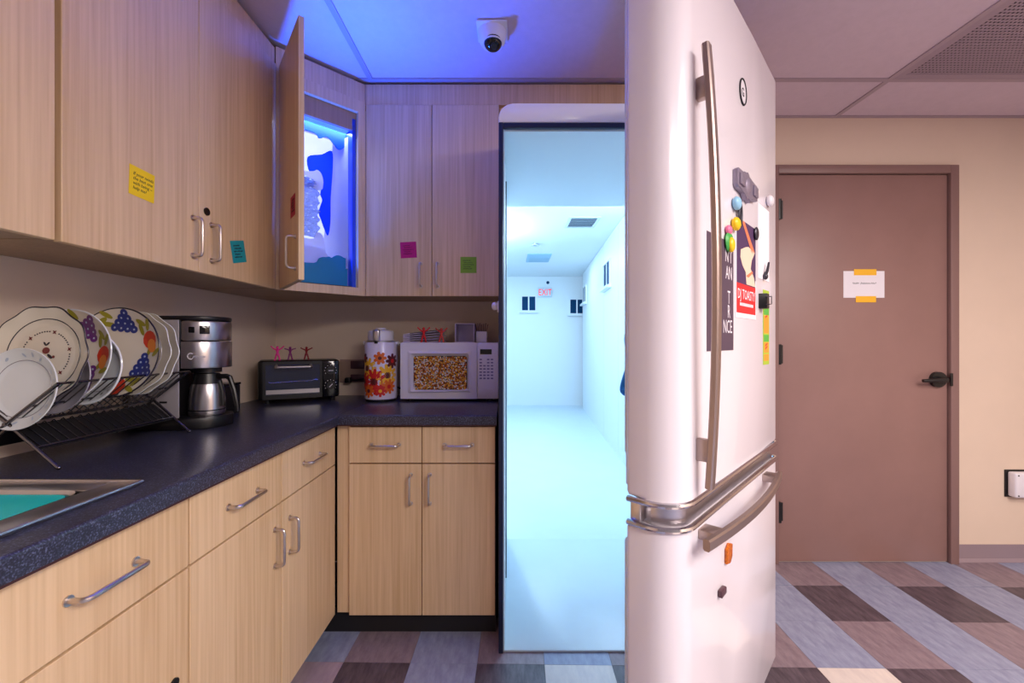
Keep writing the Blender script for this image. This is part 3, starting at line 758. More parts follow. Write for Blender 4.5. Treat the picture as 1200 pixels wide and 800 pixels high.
upper_left(0.913, 1.755, [(0.919, 1.321, 1.295, 0), (1.324, 1.752, 1.375, 1)], 'wood wall cabinet with lock and the yellow and teal notes')
# back run upper
UY = 2.02
ub_ = E('wall_cabinet', (-0.38, 2.18, UZ0), 'wood wall cabinet above the microwave with magenta and green notes', 'cabinet', 'wall cabinets')
O('body', B().box(-0.693, -0.062, UY+0.02, WY-0.002, UZ0+0.004, UZ1), M_WOODD, ub_, smooth=0)
for x0, x1, hx in ((-0.693, -0.381, -0.432), (-0.378, -0.062, -0.352)):
    dp = panel('door', ub_, x0, x1, UY, UY+0.019, UZ0, UZ1)
    O('handle', pull(B(), (hx, UY, 1.47), (hx, UY, 1.578), (0, -1, 0)), M_HANDLE, dp)
# filler boards above
PL = Vector((-0.972, 1.757, 0)); PR = Vector((-0.695, 2.022, 0))
e_ = (PR-PL).normalized(); m_ = Vector((-e_.y, e_.x, 0)); FL = (PR-PL).length
FC = frame(PL, e_, m_, (0, 0, 1))        # x along the diagonal face, y into the cabinet, z up
O('trim_2', B().box(UX-0.06, UX-0.008, 0.1, 1.757, UZ1+0.021, CZ-0.02), M_WOOD, kind='structure', label='wood filler board above the left wall cabinets', smooth=0)
O('trim_3', B().box(-0.695, 0.95, UY+0.004, UY+0.03, UZ1+0.002, CZ-0.012), M_WOOD, kind='structure', label='wood filler board above the back wall cabinets and fridge', smooth=0)
O('trim_4', B(FC).box(0.0, FL, 0.004, 0.03, UZ1+0.012, CZ-0.012), M_WOOD, kind='structure', label='wood filler board above the corner cabinet', smooth=0)
O('trim_5', B().box(-0.06, 0.95, UY+0.03, UY+0.045, 2.136, UZ1+0.002), M_WOOD, kind='structure', label='wood panel above the fridge', smooth=0)

# ------------------------------------------------------------------ diagonal corner cabinet with the glowing diorama
cc_ = E('corner_cabinet', FC @ Vector((FL/2, 0.1, UZ0)), 'open diagonal corner wall cabinet with glowing blue diorama inside', 'cabinet', 'wall cabinets')
M_INT = mat('cabinet_white_interior', (225, 230, 240), 0.6)
OZ0, OZ1 = 1.462, 2.285; S0, S1 = 0.03, FL-0.035
ff = B(FC).box(0, S0, 0, 0.02, UZ0, UZ1+0.01).box(S1, FL, 0, 0.02, UZ0, UZ1+0.01).box(S0, S1, 0, 0.02, UZ0, OZ0).box(S0, S1, 0, 0.02, OZ1, UZ1+0.01)
O('face_frame', ff, M_WOOD, cc_, smooth=0)
pent = [(UX-0.006, 1.757), (-0.697, UY+0.006), (-0.697, WY-0.003), (LX+0.003, WY-0.003), (LX+0.003, 1.757)]
def shrink(p, k):
    cx = sum(a for a, _ in p)/len(p); cy = sum(b for _, b in p)/len(p)
    return [(cx+(a-cx)*k, cy+(b-cy)*k) for a, b in p]
inn = [tuple((FC @ Vector((S0-0.01, 0.021, 0)))[:2]), tuple((FC @ Vector((S1+0.01, 0.021, 0)))[:2]), (-0.715, WY-0.02), (LX+0.02, WY-0.02), (LX+0.02, 1.775)]
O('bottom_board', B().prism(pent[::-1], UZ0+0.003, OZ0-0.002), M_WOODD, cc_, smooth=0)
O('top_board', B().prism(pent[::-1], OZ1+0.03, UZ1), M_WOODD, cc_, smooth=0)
wl_ = B().box(-0.712, -0.697, UY+0.03, WY-0.003, OZ0, OZ1+0.03).box(LX+0.003, -0.697, WY-0.016, WY-0.003, OZ0, OZ1+0.03).box(LX+0.003, LX+0.016, 1.76, WY-0.003, OZ0, OZ1+0.03).box(LX+0.003, UX-0.03, 1.757, 1.77, OZ0, OZ1+0.03)
O('inner_side', wl_, M_INT, cc_, smooth=0)
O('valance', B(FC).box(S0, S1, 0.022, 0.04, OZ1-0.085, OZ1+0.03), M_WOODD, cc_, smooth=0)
# the open door, hinged at the left stile
hp = FC @ Vector((0.018, -0.012, 0)); ep = Vector((-0.735, 1.487, 0))
dd = (ep-hp).normalized(); dn = Vector((-dd.y, dd.x, 0))
FO = frame(hp, dd, dn, (0, 0, 1)); DW = 0.352
# dn points to +x side? outer face must look towards -x/-y (away from the cabinet inside)
sgn = 1 if dn.x < 0 else -1
od = O('door', B(FO).box(0.0, DW, -0.0095, 0.0095, UZ0, UZ1+0.012, 0.0012, 1), M_WOOD, cc_, smooth=0)
O('handle', pull(B(FO), (DW-0.045, sgn*0.0095, 1.47), (DW-0.045, sgn*0.0095, 1.582), (0, sgn, 0)), M_HANDLE, od)
for z in (1.55, 2.2): O('hinge', B(FO).box(-0.012, 0.03, -sgn*0.0095-0.006, -sgn*0.0095+0.006, z-0.02, z+0.02, 0.002), M_STEEL, od)

# diorama: a framed light box with cut-out layers
M_GLOW = mat('backlit_panel', (240, 245, 255), 0.6, emit=(206, 216, 255), estr=1.0)
def translucent(name, rgb, w=0.5):
    m = bpy.data.materials.new(name); m.use_nodes = True; nt = m.node_tree
    p = nt.nodes['Principled BSDF']; p.inputs['Base Color'].default_value = (*lin(rgb), 1); p.inputs['Roughness'].default_value = 0.5
    t = nt.nodes.new('ShaderNodeBsdfTranslucent'); t.inputs[0].default_value = (*lin(rgb), 1)
    mx = nt.nodes.new('ShaderNodeMixShader'); mx.inputs[0].default_value = w
    nt.links.new(p.outputs[0], mx.inputs[1]); nt.links.new(t.outputs[0], mx.inputs[2])
    nt.links.new(mx.outputs[0], nt.nodes['Material Output'].inputs[0])
    return m
M_DBLUE = translucent('blue_acrylic', (6, 104, 250), 0.55)
M_DTEAL = translucent('teal_acrylic', (40, 160, 200), 0.4)
M_DWHITE = translucent('white_acrylic', (235, 238, 255), 0.5)
M_FOIL = mat('crinkled_foil', (215, 225, 250), 0.22, 0.85, bump=1.0, bscale=90)
dz0, dz1 = OZ0+0.004, OZ1-0.075
di = E('diorama', FC @ Vector((FL/2, 0.12, dz0)), 'glowing blue and white layered cave diorama inside the open corner cabinet', 'diorama')
da, db = S0+0.002, S1-0.022
dh = dz1-dz0; dw = db-da
def vis(a): return 0.0 if a <= 0 else 0.40+0.60*a
def DP(a, c): return (da+dw*vis(a), dz0+dh*c)
O('light_panel', B(FC).box(da, db, 0.20, 0.204, dz0, dz1), M_GLOW, di, smooth=0)
O('top_frame', B(FC).box(da, db, 0.042, 0.21, dz1-0.006, dz1), M_DWHITE, di, smooth=0)
O('side_frame', B(FC).box(db+0.003, S1-0.002, 0.022, 0.21, dz0-0.003, OZ1-0.03), mat('blue_side', (30, 70, 210), 0.35), di, smooth=0)  # board at the right of the opening, coloured saturated blue
def wave_poly(pts):
    """smooth closed outline through control points (Catmull-Rom)"""
    n = len(pts); out = []
    for i in range(n):
        p0, p1, p2, p3 = (Vector(pts[(i+k-1) % n]) for k in range(4))
        for t in (0, 0.25, 0.5, 0.75):
            out.append(tuple(0.5*((2*p1)+(p2-p0)*t+(2*p0-5*p1+4*p2-p3)*t*t+(3*p1-p0-3*p2+p3)*t**3)))
    return out
def layer(name, ctrl, y0, th, m, smooth_=True):
    pp = [DP(a, c) for a, c in ctrl]
    if smooth_: pp = wave_poly(pp)
    pp = [(min(max(a, da), db), min(max(c, dz0), dz1-0.007)) for a, c in pp]
    b = B(FC).prism(pp, y0, y0+th, 'y')
    return O(name, b, m, di, smooth=0)
layer('blue_cloud', [(0.0, 1.0), (0.5, 1.0), (1.0, 1.0), (1.0, 0.93), (0.93, 0.895), (0.8, 0.878), (0.66, 0.905), (0.5, 0.935), (0.3, 0.91), (0.15, 0.935), (0.0, 0.93)], 0.085, 0.006, M_DBLUE)
layer('blue_drip', [(0.1, 0.80), (0.45, 0.84), (0.72, 0.88), (0.74, 0.76), (0.69, 0.58), (0.68, 0.42), (0.62, 0.335), (0.52, 0.375), (0.45, 0.42), (0.38, 0.47), (0.43, 0.52), (0.47, 0.555), (0.42, 0.59), (0.47, 0.66), (0.42, 0.71), (0.3, 0.73), (0.15, 0.71)], 0.13, 0.006, M_DBLUE)
cv = B(FC); N2 = 10; A0, A1 = [], []
for i in range(N2+1):
    t = i/N2; z = dz0+dh*(0.12+0.84*t)
    xl = da+dw*vis(0.46+0.32*t**0.7); 
    A0.append(cv.bm.verts.new((xl, 0.175-0.03*t, z))); A1.append(cv.bm.verts.new((db-0.001, 0.06, z)))
mid = [cv.bm.verts.new(((a.co.x*0.45+b.co.x*0.55), 0.13, a.co.z)) for a, b in zip(A0, A1)]
for i in range(N2):
    cv.bm.faces.new((A0[i], mid[i], mid[i+1], A0[i+1])); cv.bm.faces.new((mid[i], A1[i], A1[i+1], mid[i+1]))
ex = bmesh.ops.solidify(cv.bm, geom=list(cv.bm.faces), thickness=0.003)
O('white_curtain', cv, M_DWHITE, di, smooth=60)
layer('cloud_cap', [(0.0, 0.62), (0.3, 0.60), (0.45, 0.64), (0.42, 0.70), (0.3, 0.725), (0.12, 0.705), (0.0, 0.68)], 0.112, 0.006, M_DWHITE)
# crinkled foil column: a bumpy half cylinder
fo = B(FC); nx, nz = 16, 60; grid = []
rnd = random.Random(3)
for j in range(nz+1):
    row = []
    for i in range(nx+1):
        a = i/nx; z = dz0+dh*(0.30+0.36*j/nz)
        xx = da+dw*(0.62*a+0.02*math.sin(j*0.7)); yy = 0.125-0.03*math.sin(PI*a)+rnd.uniform(-0.006, 0.006)
        row.append(fo.bm.verts.new((max(xx, da), yy, z)))
    grid.append(row)
for j in range(nz):
    for i in range(nx): fo.bm.faces.new((grid[j][i], grid[j][i+1], grid[j+1][i+1], grid[j+1][i]))
bmesh.ops.solidify(fo.bm, geom=list(fo.bm.faces), thickness=0.002)
O('foil_column', fo, M_FOIL, di, smooth=0)
layer('pale_mound', [(0.0, 0.28), (0.12, 0.285), (0.25, 0.325), (0.36, 0.33), (0.45, 0.29), (0.5, 0.2), (0.52, 0.1), (0.0, 0.1)], 0.098, 0.006, M_DWHITE)
layer('blue_mound', [(0.0, 0.225), (0.2, 0.235), (0.4, 0.22), (0.55, 0.17), (0.6, 0.08), (0.0, 0.08)], 0.08, 0.006, M_DWHITE)
layer('teal_hill', [(0.0, 0.115), (0.1, 0.13), (0.25, 0.165), (0.4, 0.175), (0.56, 0.165), (0.56, 0.0), (0.0, 0.0)], 0.058, 0.008, M_DTEAL)
layer('teal_hill', [(0.5, 0.0), (0.52, 0.15), (0.62, 0.185), (0.75, 0.20), (0.9, 0.19), (1.0, 0.165), (1.0, 0.0)], 0.07, 0.008, M_DTEAL)
# blue LED strip along the sill, shining up and out of the cabinet
O('led_strip', B(FC).box(S0+0.02, S1-0.02, 0.022, 0.034, OZ0-0.002, OZ0+0.006), M_BLACK, di, smooth=0)
lb = bpy.data.lights.new('blue_lamp', 'AREA'); lb.shape = 'RECTANGLE'; lb.size = 0.22; lb.size_y = 0.012; lb.energy = 9.5; lb.color = (0.01, 0.10, 1.0); lb.spread = math.radians(76)
lo = bpy.data.objects.new('blue_lamp', lb); COL.objects.link(lo)
up_ = Vector((0, -0.5, 1)).normalized(); xa = Vector((1, 0, 0)); ya = (-up_).cross(xa)
ld = bpy.data.lights.new('diorama_fill', 'AREA'); ld.shape = 'RECTANGLE'; ld.size = 0.28; ld.size_y = 0.05; ld.energy = 1.0; ld.color = (0.62, 0.74, 1.0)  # unseen area light added under the top frame to brighten the layers
lq = bpy.data.objects.new('diorama_fill', ld); COL.objects.link(lq)
lq.matrix_basis = FC @ frame((FL*0.5, 0.068, dz1-0.012), (1, 0, 0), (0, 0.966, 0.259), (0, -0.259, 0.966))
lo.matrix_basis = FC @ frame((FL*0.5, 0.026, OZ0+0.009), xa, ya, -up_)

# ------------------------------------------------------------------ sticky notes
def note(F, rgb, label, lines, s=0.076, ink=M_INK):
    m = mat('note_'+label.split()[0], rgb, 0.75)
    e = E('sticky_note', F @ Vector((0, -s/2, 0)), label, 'note', 'sticky notes')
    O('paper', B(F).box(-s/2, s/2, -s/2, s/2, 0.0005, 0.0012), m, e, smooth=0)
    if lines and lines[0] != '~':
        t = text('handwriting', '\n'.join(lines), s*0.16, ink, e, F @ Matrix.Translation((-s*0.36, s*0.2, 0.0013)), 0.0002, 'LEFT', shear=0.15, sx=0.95)
    else:
        b = B(F)
        for i in range(5): squiggle(b, -s*0.34+0.004*(i % 2), s*(0.12+0.2*((i*7) % 3)/2), s*(0.28-0.13*i), s*0.035, 0.0014, hash(label) % 97*0+len(label)+i, 0.0008)
        O('handwriting', b, ink, e)
    return e
def rotF(F, deg): return F @ Matrix.Rotation(math.radians(deg), 4, 'Z')
FLs = lambda y, z: frame((UX, y, z), (0, 1, 0), (0, 0, 1), (1, 0, 0))
FBs = lambda x, z: frame((x, UY, z), (1, 0, 0), (0, 0, 1), (0, -1, 0))
note(rotF(FLs(1.118, 1.622), -2), (246, 208, 20), 'yellow sticky note with black handwriting on the left wall cabinet', ['If your needs', 'the best one', 'with being ~', 'help me?'])
note(rotF(FLs(1.512, 1.528), 14), (12, 150, 160), 'teal sticky note tilted on the left wall cabinet near the handles', '~')
note(rotF(FBs(-0.49, 1.643), 3), (190, 16, 112), 'magenta sticky note on the cabinet above the microwave', '~')
note(rotF(FBs(-0.206, 1.572), 0), (128, 170, 50), 'green sticky note on the cabinet above the microwave', '~')
Fo = frame(FO @ Vector((DW-0.085, sgn*0.0095, 1.70)), dd, (0, 0, 1), dn*sgn) if sgn > 0 else frame(FO @ Vector((DW-0.085, sgn*0.0095, 1.70)), -dd, (0, 0, 1), dn*sgn)
note(Fo, (170, 20, 50), 'red sticky note on the open corner cabinet door above its handle', '~')

# ------------------------------------------------------------------ microwave
MX0, MX1, MYF, MZ = -0.549, -0.068, 2.10, 0.914
mw = E('microwave', ((MX0+MX1)/2, 2.2, MZ), 'white microwave oven filled with popcorn on the back counter', 'microwave')
O('body', B().box(MX0, MX1, MYF+0.018, WY-0.01, MZ+0.012, MZ+0.292, 0.006), M_WHITEP, mw)
for a in (MX0+0.04, MX1-0.04):
    for c in (MYF+0.04, WY-0.05): O('foot', B().cyl((a, c, MZ), (a, c, MZ+0.014), 0.014, 12), M_BLACK, mw)
sx = -0.173
# door with a sunken window
wx0, wx1, wz0, wz1 = -0.487, -0.222, 0.972, 1.138
dr = B().box(MX0, sx, MYF, MYF+0.017, MZ+0.014, wz0-0.012).box(MX0, sx, MYF, MYF+0.017, wz1+0.012, MZ+0.29).box(MX0, wx0-0.012, MYF, MYF+0.017, wz0-0.012, wz1+0.012).box(wx1+0.012, sx, MYF, MYF+0.017, wz0-0.012, wz1+0.012)
md = O('door', dr, M_WHITEP, mw, smooth=0)
bz = B()
o4 = [(MX0+0.012, MZ+0.03), (sx-0.012, MZ+0.03), (sx-0.012, MZ+0.275), (MX0+0.012, MZ+0.275)]; i4 = rrect(wx0, wx1, wz0, wz1, 0.014, 4)
ov = []
for k in range(len(i4)):
    a, c = i4[k]; q = k//6
    ax, cz = (o4[2], o4[3], o4[0], o4[1])[q]
    ov.append((a+(ax-a)*0.55, c+(cz-c)*0.55))
R0 = [bz.bm.verts.new((a, MYF-0.001, c)) for a, c in ov]; R1 = [bz.bm.verts.new((a, MYF+0.012, c)) for a, c in i4]
R2 = [bz.bm.verts.new((a, MYF-0.007, c)) for a, c in [(x*0.5+y*0.5, z*0.5+w*0.5) for (x, z), (y, w) in zip(ov, i4)]]
for A, C in ((R0, R2), (R2, R1)):
    for k in range(len(A)): bz.bm.faces.new((A[k], A[(k+1) % len(A)], C[(k+1) % len(A)], C[k]))
O('window_bezel', bz, M_WHITEP, md, smooth=0)
O('window_back', B().box(wx0-0.01, wx1+0.01, MYF+0.012, MYF+0.0165, wz0-0.01, wz1+0.01), M_BLACK, md, smooth=0)
def island_mat():
    m = bpy.data.materials.new('popcorn'); m.use_nodes = True; nt = m.node_tree; p = nt.nodes['Principled BSDF']
    gN = nt.nodes.new('ShaderNodeNewGeometry'); r = nt.nodes.new('ShaderNodeValToRGB'); r.color_ramp.interpolation = 'CONSTANT'
    e = r.color_ramp.elements; e[0].position = 0; e[0].color = (*lin((214, 120, 30)), 1); e[1].position = 0.8; e[1].color = (*lin((245, 235, 225)), 1)
    for ps_, c in ((0.2, (240, 170, 50)), (0.42, (180, 90, 24)), (0.55, (250, 200, 90)), (0.68, (228, 205, 190))):
        q = e.new(ps_); q.color = (*lin(c), 1)
    nt.links.new(gN.outputs['Random Per Island'], r.inputs[0]); nt.links.new(r.outputs[0], p.inputs['Base Color']); p.inputs['Roughness'].default_value = 0.4
    return m
pc = B(); rnd = random.Random(11)
nx_, nz_ = 38, 24
for i in range(nx_):
    for j in range(nz_):
        a = wx0+0.004+(wx1-wx0-0.008)*(i+0.5+rnd.uniform(-0.4, 0.4))/nx_; c = wz0+0.003+(wz1-wz0-0.006)*(j+0.5+rnd.uniform(-0.4, 0.4))/nz_
        pc.ico((a, MYF+0.008+rnd.uniform(-0.002, 0.002), c), 0.0047, (rnd.uniform(0.7, 1.2), 0.6, rnd.uniform(0.7, 1.2)), Matrix.Rotation(rnd.uniform(0, 3), 4, 'Y'), 1)
O('popcorn', pc, island_mat(), md, kind='stuff', smooth=80)
cp = O('control_panel', B().box(sx+0.002, MX1, MYF, MYF+0.017, MZ+0.014, MZ+0.29, 0.003), M_WHITEP, mw)
O('display', B().box(-0.157, -0.1, MYF-0.001, MYF+0.002, 1.147, 1.172), M_BLACKG, cp, smooth=0)
M_KEYS = mat('grey_keys', (130, 122, 160), 0.5)
for r_ in range(7):
    for c_ in range(4):
        if r_ < 2 and c_ == 1: continue
        x = -0.16+c_*0.0185; z = 1.118-r_*0.0155
        O('button', B().box(x, x+0.012, MYF-0.0012, MYF+0.001, z, z+0.007), M_KEYS, cp, smooth=0)
O('door_button', B().prism([(-0.129+0.036*math.cos(2*PI*k/24), 0.962+0.017*math.sin(2*PI*k/24)) for k in range(24)], MYF-0.004, MYF+0.001, 'y', 0.001), M_WHITEP, cp)

# things on the microwave
TZ = MZ+0.292
for i in range(5):
    e = E('paper_carton', (-0.44, 2.2, TZ+0.012*i), ['bottom flat white carton of the stack on the microwave', 'second flat white carton from the bottom on the microwave', 'middle flat white carton of the stack on the microwave',
          'fourth flat white carton from the bottom on the microwave', 'top flat white carton of the stack on the microwave'][i], 'carton', 'flat cartons stacked on the microwave')
    tilt = math.radians(-(0.6+1.5*i)); T = Matrix.Translation((-0.545, 2.135, TZ+0.0005+0.0085*i+0.0)) @ Matrix.Rotation(tilt, 4, 'Y')
    O('sleeve', B(T).box(0, 0.20-0.01*(i % 2), 0.0, 0.12, 0.0, 0.0062, 0.001), M_LILAC, e, smooth=0)
    O('gap_shade', B(T).box(0.035, 0.19-0.01*(i % 2), -0.0012, 0.001, 0.004, 0.0075), M_INK, e, smooth=0)  # black strip standing in for the shaded gap between cartons
M_TRED = mat('red_rubber', (226, 24, 36), 0.4); M_TOR = mat('orange_red_rubber', (220, 70, 60), 0.4); M_TPK = mat('hot_pink_rubber', (240, 40, 150), 0.4)
M_TPU = mat('faded_magenta_rubber', (140, 36, 120), 0.4); M_TDR = mat('dark_red_rubber', (140, 14, 30), 0.4)
def toy(p, h, m, label, armz=1.0, rz=0.0):
    k = h; T = Matrix.Translation(p) @ Matrix.Rotation(rz, 4, 'Z') @ Matrix.Scale(k, 4)
    b = B(T)
    b.tube([(0, 0, 0.40), (0, 0, 0.55), (0, 0, 0.72), (0, 0, 0.80)], [0.085, 0.075, 0.11, 0.05], 10)
    b.ball((0, 0, 0.88), 0.105, (0.9, 0.9, 1.1), 12, 8)
    for s in (-1, 1):
        b.tube([(s*0.05, 0, 0.72), (s*0.22, 0, 0.80), (s*0.36, 0, 0.72+0.22*armz)], [0.055, 0.045, 0.04], 8)
        b.ball((s*0.38, 0, 0.73+0.23*armz), 0.05, (1, 1, 1), 8, 6)
        b.tube([(s*0.04, 0, 0.45), (s*0.10, 0, 0.24), (s*0.15, 0, 0.04)], [0.075, 0.055, 0.05], 8)
        b.box(s*0.15-0.055, s*0.15+0.055, -0.12, 0.06, 0.0, 0.06, 0.015)
    return O('toy_figure', b, m, label=label, cat='toy', group='tiny stick-man toys')
toy((-0.437, 2.112, TZ), 0.075, M_TRED, 'bright red toy stick man standing before the white cartons on the microwave')
toy((-0.35, 2.115, TZ), 0.072, M_TOR, 'orange red toy stick man at the right end of the white cartons')
lbx = E('lilac_box', (-0.235, 2.2, TZ), 'open lilac paper box lying on the microwave', 'box')
O('walls', B().box(-0.285, -0.189, 2.13, 2.25, TZ, TZ+0.003).box(-0.285, -0.189, 2.13, 2.25, TZ+0.092, TZ+0.095).box(-0.285, -0.282, 2.13, 2.25, TZ+0.003, TZ+0.092).box(-0.192, -0.189, 2.13, 2.25, TZ+0.003, TZ+0.092), M_LILAC, lbx, smooth=0)
O('back', B().box(-0.282, -0.192, 2.246, 2.25, TZ+0.003, TZ+0.092), M_LILAC, lbx, smooth=0)
sb = E('stick_holder', (-0.155, 2.2, TZ), 'small white cup of brown stir sticks on the microwave', 'cup')
O('cup', B().box(-0.183, -0.127, 2.16, 2.21, TZ, TZ+0.055, 0.002), M_WHITEP, sb)
for i in range(7):
    x = -0.178+i*0.0075; O('stir_stick', B().cyl((x, 2.18+0.004*(i % 2), TZ+0.05), (x-0.008+i*0.003, 2.185, TZ+0.092+0.003*(i % 3)), 0.0022, 6), M_BROWN, sb)

# ------------------------------------------------------------------ airpot
ax, ay = -0.66, 2.15
ap = E('airpot', (ax, ay, 0.914), 'white airpot with red and yellow flower print beside the microwave', 'airpot')
M_AIR = mat('airpot_enamel', (226, 218, 236), 0.25)
T = Matrix.Translation((ax, ay, 0.914))
O('base_ring', B(T).lathe([(0, 0), (0.074, 0), (0.076, 0.006), (0.076, 0.014), (0.0, 0.014)], 36), M_BLACK, ap)
O('body', B(T).lathe([(0.0, 0.013), (0.078, 0.013), (0.079, 0.02), (0.079, 0.285), (0.074, 0.296), (0.0, 0.296)], 40), M_AIR, ap)
O('collar', B(T).lathe([(0.0, 0.292), (0.076, 0.292), (0.077, 0.298), (0.07, 0.302), (0.0, 0.302)], 36), M_STEEL, ap)
O('lid', B(T).lathe([(0.0, 0.301), (0.062, 0.301), (0.063, 0.306), (0.063, 0.343), (0.058, 0.35), (0.03, 0.357), (0.0, 0.358)], 36), M_WHITEP, ap)
O('pump_button', B(T).lathe([(0, 0.357), (0.026, 0.357), (0.024, 0.364), (0, 0.366)], 24), M_WHITEP, ap)
O('spout', B(T).box(-0.016, 0.016, -0.084, -0.056, 0.296, 0.352, 0.006, 3), M_STEEL, ap)
O('spout_tip', B(T).cyl((0, -0.078, 0.298), (0, -0.078, 0.286), 0.008, 12), M_BLACK, ap)
for s in (-1, 1): O('handle_pivot', B(T).cyl((s*0.07, 0, 0.288), (s*0.087, 0, 0.288), 0.01, 12), M_WHITEP, ap)
O('carry_handle', B(T).tube([(s*0.0+0.086*math.cos(a), 0.02+0.05*math.sin(a), 0.288-0.02*math.sin(a)) for s, a in [(0, PI*i/12) for i in range(13)]], 0.005, 8), M_WHITEP, ap)
M_FLY = mat('flower_yellow', (246, 186, 40), 0.4); M_FLR = mat('flower_red', (212, 36, 34), 0.4); M_FLO = mat('flower_orange', (226, 104, 30), 0.4); M_FLD = mat('flower_brown', (96, 30, 36), 0.4)
def wrap(b, pts, r):
    """flat print wrapped around the airpot; pts (arc length from front, height)"""
    vs = [b.bm.verts.new((r*math.sin(a/0.079), -r*math.cos(a/0.079), z)) for a, z in pts]
    c = b.bm.verts.new((r*math.sin(sum(p[0] for p in pts)/len(pts)/0.079)*1.0, -r*math.cos(sum(p[0] for p in pts)/len(pts)/0.079), sum(p[1] for p in pts)/len(pts)))
    for k in range(len(vs)): b.bm.faces.new((vs[k], vs[(k+1) % len(vs)], c))
fk = 0
def flower(a, z, R, npet, m, mc):
    global fk
    fk += 1; R *= 1.25; b = B(T); r = 0.0793+fk*0.00012
    for k in range(npet):
        t = 2*PI*k/npet; wv = PI/npet*1.0
        pts = [(a+R*q*math.cos(t+w), z+R*q*math.sin(t+w)) for q, w in ((0.2, -wv), (0.6, -wv), (0.93, -wv*0.5), (1.0, 0), (0.93, wv*0.5), (0.6, wv), (0.2, wv))]
        wrap(b, pts, r)
    bmesh.ops.recalc_face_normals(b.bm, faces=b.bm.faces)
    o = O('flower_print', b, m, ap, smooth=0)
    b2 = B(T); wrap(b2, [(a+R*0.28*math.cos(2*PI*k/10), z+R*0.28*math.sin(2*PI*k/10)) for k in range(10)], r+0.0001)
    O('flower_centre', b2, mc, o, smooth=0)
flower(-0.052, 0.165, 0.045, 11, M_FLY, M_FLD); flower(0.055, 0.13, 0.046, 11, M_FLY, M_FLD); flower(-0.012, 0.10, 0.052, 13, M_FLR, M_FLD)
flower(0.018, 0.215, 0.026, 7, M_FLO, M_FLD); flower(0.082, 0.2, 0.03, 8, M_FLD, M_FLR); flower(-0.075, 0.10, 0.036, 9, M_FLR, M_FLD)
flower(0.062, 0.075, 0.03, 9, M_FLO, M_FLR); flower(-0.04, 0.055, 0.028, 8, M_FLO, M_FLD); flower(-0.072, 0.215, 0.02, 6, M_FLD, M_FLR); flower(0.02, 0.055, 0.024, 8, M_FLR, M_FLY)

# ------------------------------------------------------------------ toaster oven
a0 = Vector((-1.175, 1.985, 0.914)); a1 = Vector((-0.868, 2.15, 0.914))
ex_ = (a1-a0).normalized(); ey_ = Vector((-ex_.y, ex_.x, 0)); TW = (a1-a0).length
FTO = frame(a0, ex_, ey_, (0, 0, 1))
to = E('toaster_oven', FTO @ Vector((TW/2, 0.09, 0)), 'black toaster oven standing in the counter corner', 'toaster oven')
O('body', B(FTO).box(-0.008, TW+0.0, 0.012, 0.185, 0.018, 0.205, 0.012, 3), M_BLACK, to)
for a in (0.03, TW-0.03):
    for c in (0.03, 0.16): O('foot', B(FTO).cyl((a, c, 0), (a, c, 0.02), 0.012, 10), M_BLACK, to)
gx1 = TW*0.745
fb2 = B(FTO).box(0.012, gx1+0.008, 0, 0.014, 0.022, 0.042).box(0.012, gx1+0.008, 0, 0.014, 0.185, 0.2).box(0.012, 0.024, 0, 0.014, 0.042, 0.185).box(gx1-0.002, gx1+0.008, 0, 0.014, 0.042, 0.185)
td = O('glass_door', fb2, M_BLACK, to, smooth=0)
M_OGLASS = mat('smoked_glass', (30, 40, 66), 0.06, coat=0.5)
O('glass', B(FTO).box(0.024, gx1-0.002, 0.004, 0.008, 0.042, 0.185), M_OGLASS, td, smooth=0)
O('tray_edge', B(FTO).box(0.026, gx1-0.004, 0.0015, 0.004, 0.046, 0.066), M_STEEL, td, smooth=0)
O('rack_wire', B(FTO).tube([(0.036, 0.002, 0.104), (0.046, 0.002, 0.100), (0.15, 0.002, 0.104), (gx1-0.04, 0.002, 0.104), (gx1-0.025, 0.002, 0.11), (gx1-0.01, 0.002, 0.107)], 0.0016, 6), M_CHROME, td)
hz = 0.176
O('door_handle', B(FTO).tube([(0.068, 0, hz+0.006), (0.068, -0.03, hz), (0.075, -0.036, hz-0.001), (gx1-0.075, -0.036, hz-0.001), (gx1-0.05, -0.036, hz-0.001), (gx1-0.043, -0.03, hz), (gx1-0.043, 0, hz+0.006)], 0.0075, 10), M_STEEL, td)
cpn = O('control_panel', B(FTO).box(gx1+0.01, TW-0.006, 0, 0.014, 0.022, 0.2, 0.004), M_BLACKG, to)
for kz in (0.152, 0.078):
    kx = (gx1+0.01+TW-0.006)/2
    kn = O('knob', B(FTO).cyl((kx, 0, kz), (kx, -0.014, kz), 0.019, 20), M_BLACK, cpn)
    rr = 0.0 if kz > 0.1 else 0.8
    O('knob_pointer', B(FTO @ Matrix.Translation((kx, -0.0145, kz)) @ Matrix.Rotation(-rr, 4, 'Y')).box(-0.011, 0.011, -0.0012, 0.001, -0.0018, 0.0018), M_WHITEP, kn, smooth=0)
tick = B(FTO)
for kz in (0.152, 0.078):
    for q in range(9):
        an = math.radians(-30+q*30); kx = (gx1+0.01+TW-0.006)/2
        tick.box(kx+0.027*math.cos(an)-0.0015, kx+0.027*math.cos(an)+0.0015, -0.0006, 0.001, kz+0.027*math.sin(an)-0.0015, kz+0.027*math.sin(an)+0.0015)
O('dial_marks', tick, M_WHITEP, cpn, smooth=0)
tz = 0.914+0.205
def tpt(a, c=0.04): return FTO @ Vector((a, c, 0.205))
toy(tpt(0.073), 0.07, M_TPK, 'hot pink toy stick man on the toaster oven', 1.0, 0.3)
toy(tpt(0.128, 0.08), 0.066, M_TPU, 'faded magenta toy stick man between the pink and dark red ones', 0.5, 0.9)
toy(tpt(0.2, 0.06), 0.066, M_TDR, 'dark red toy stick man with wide arms on the toaster oven', 0.7, 0.3)

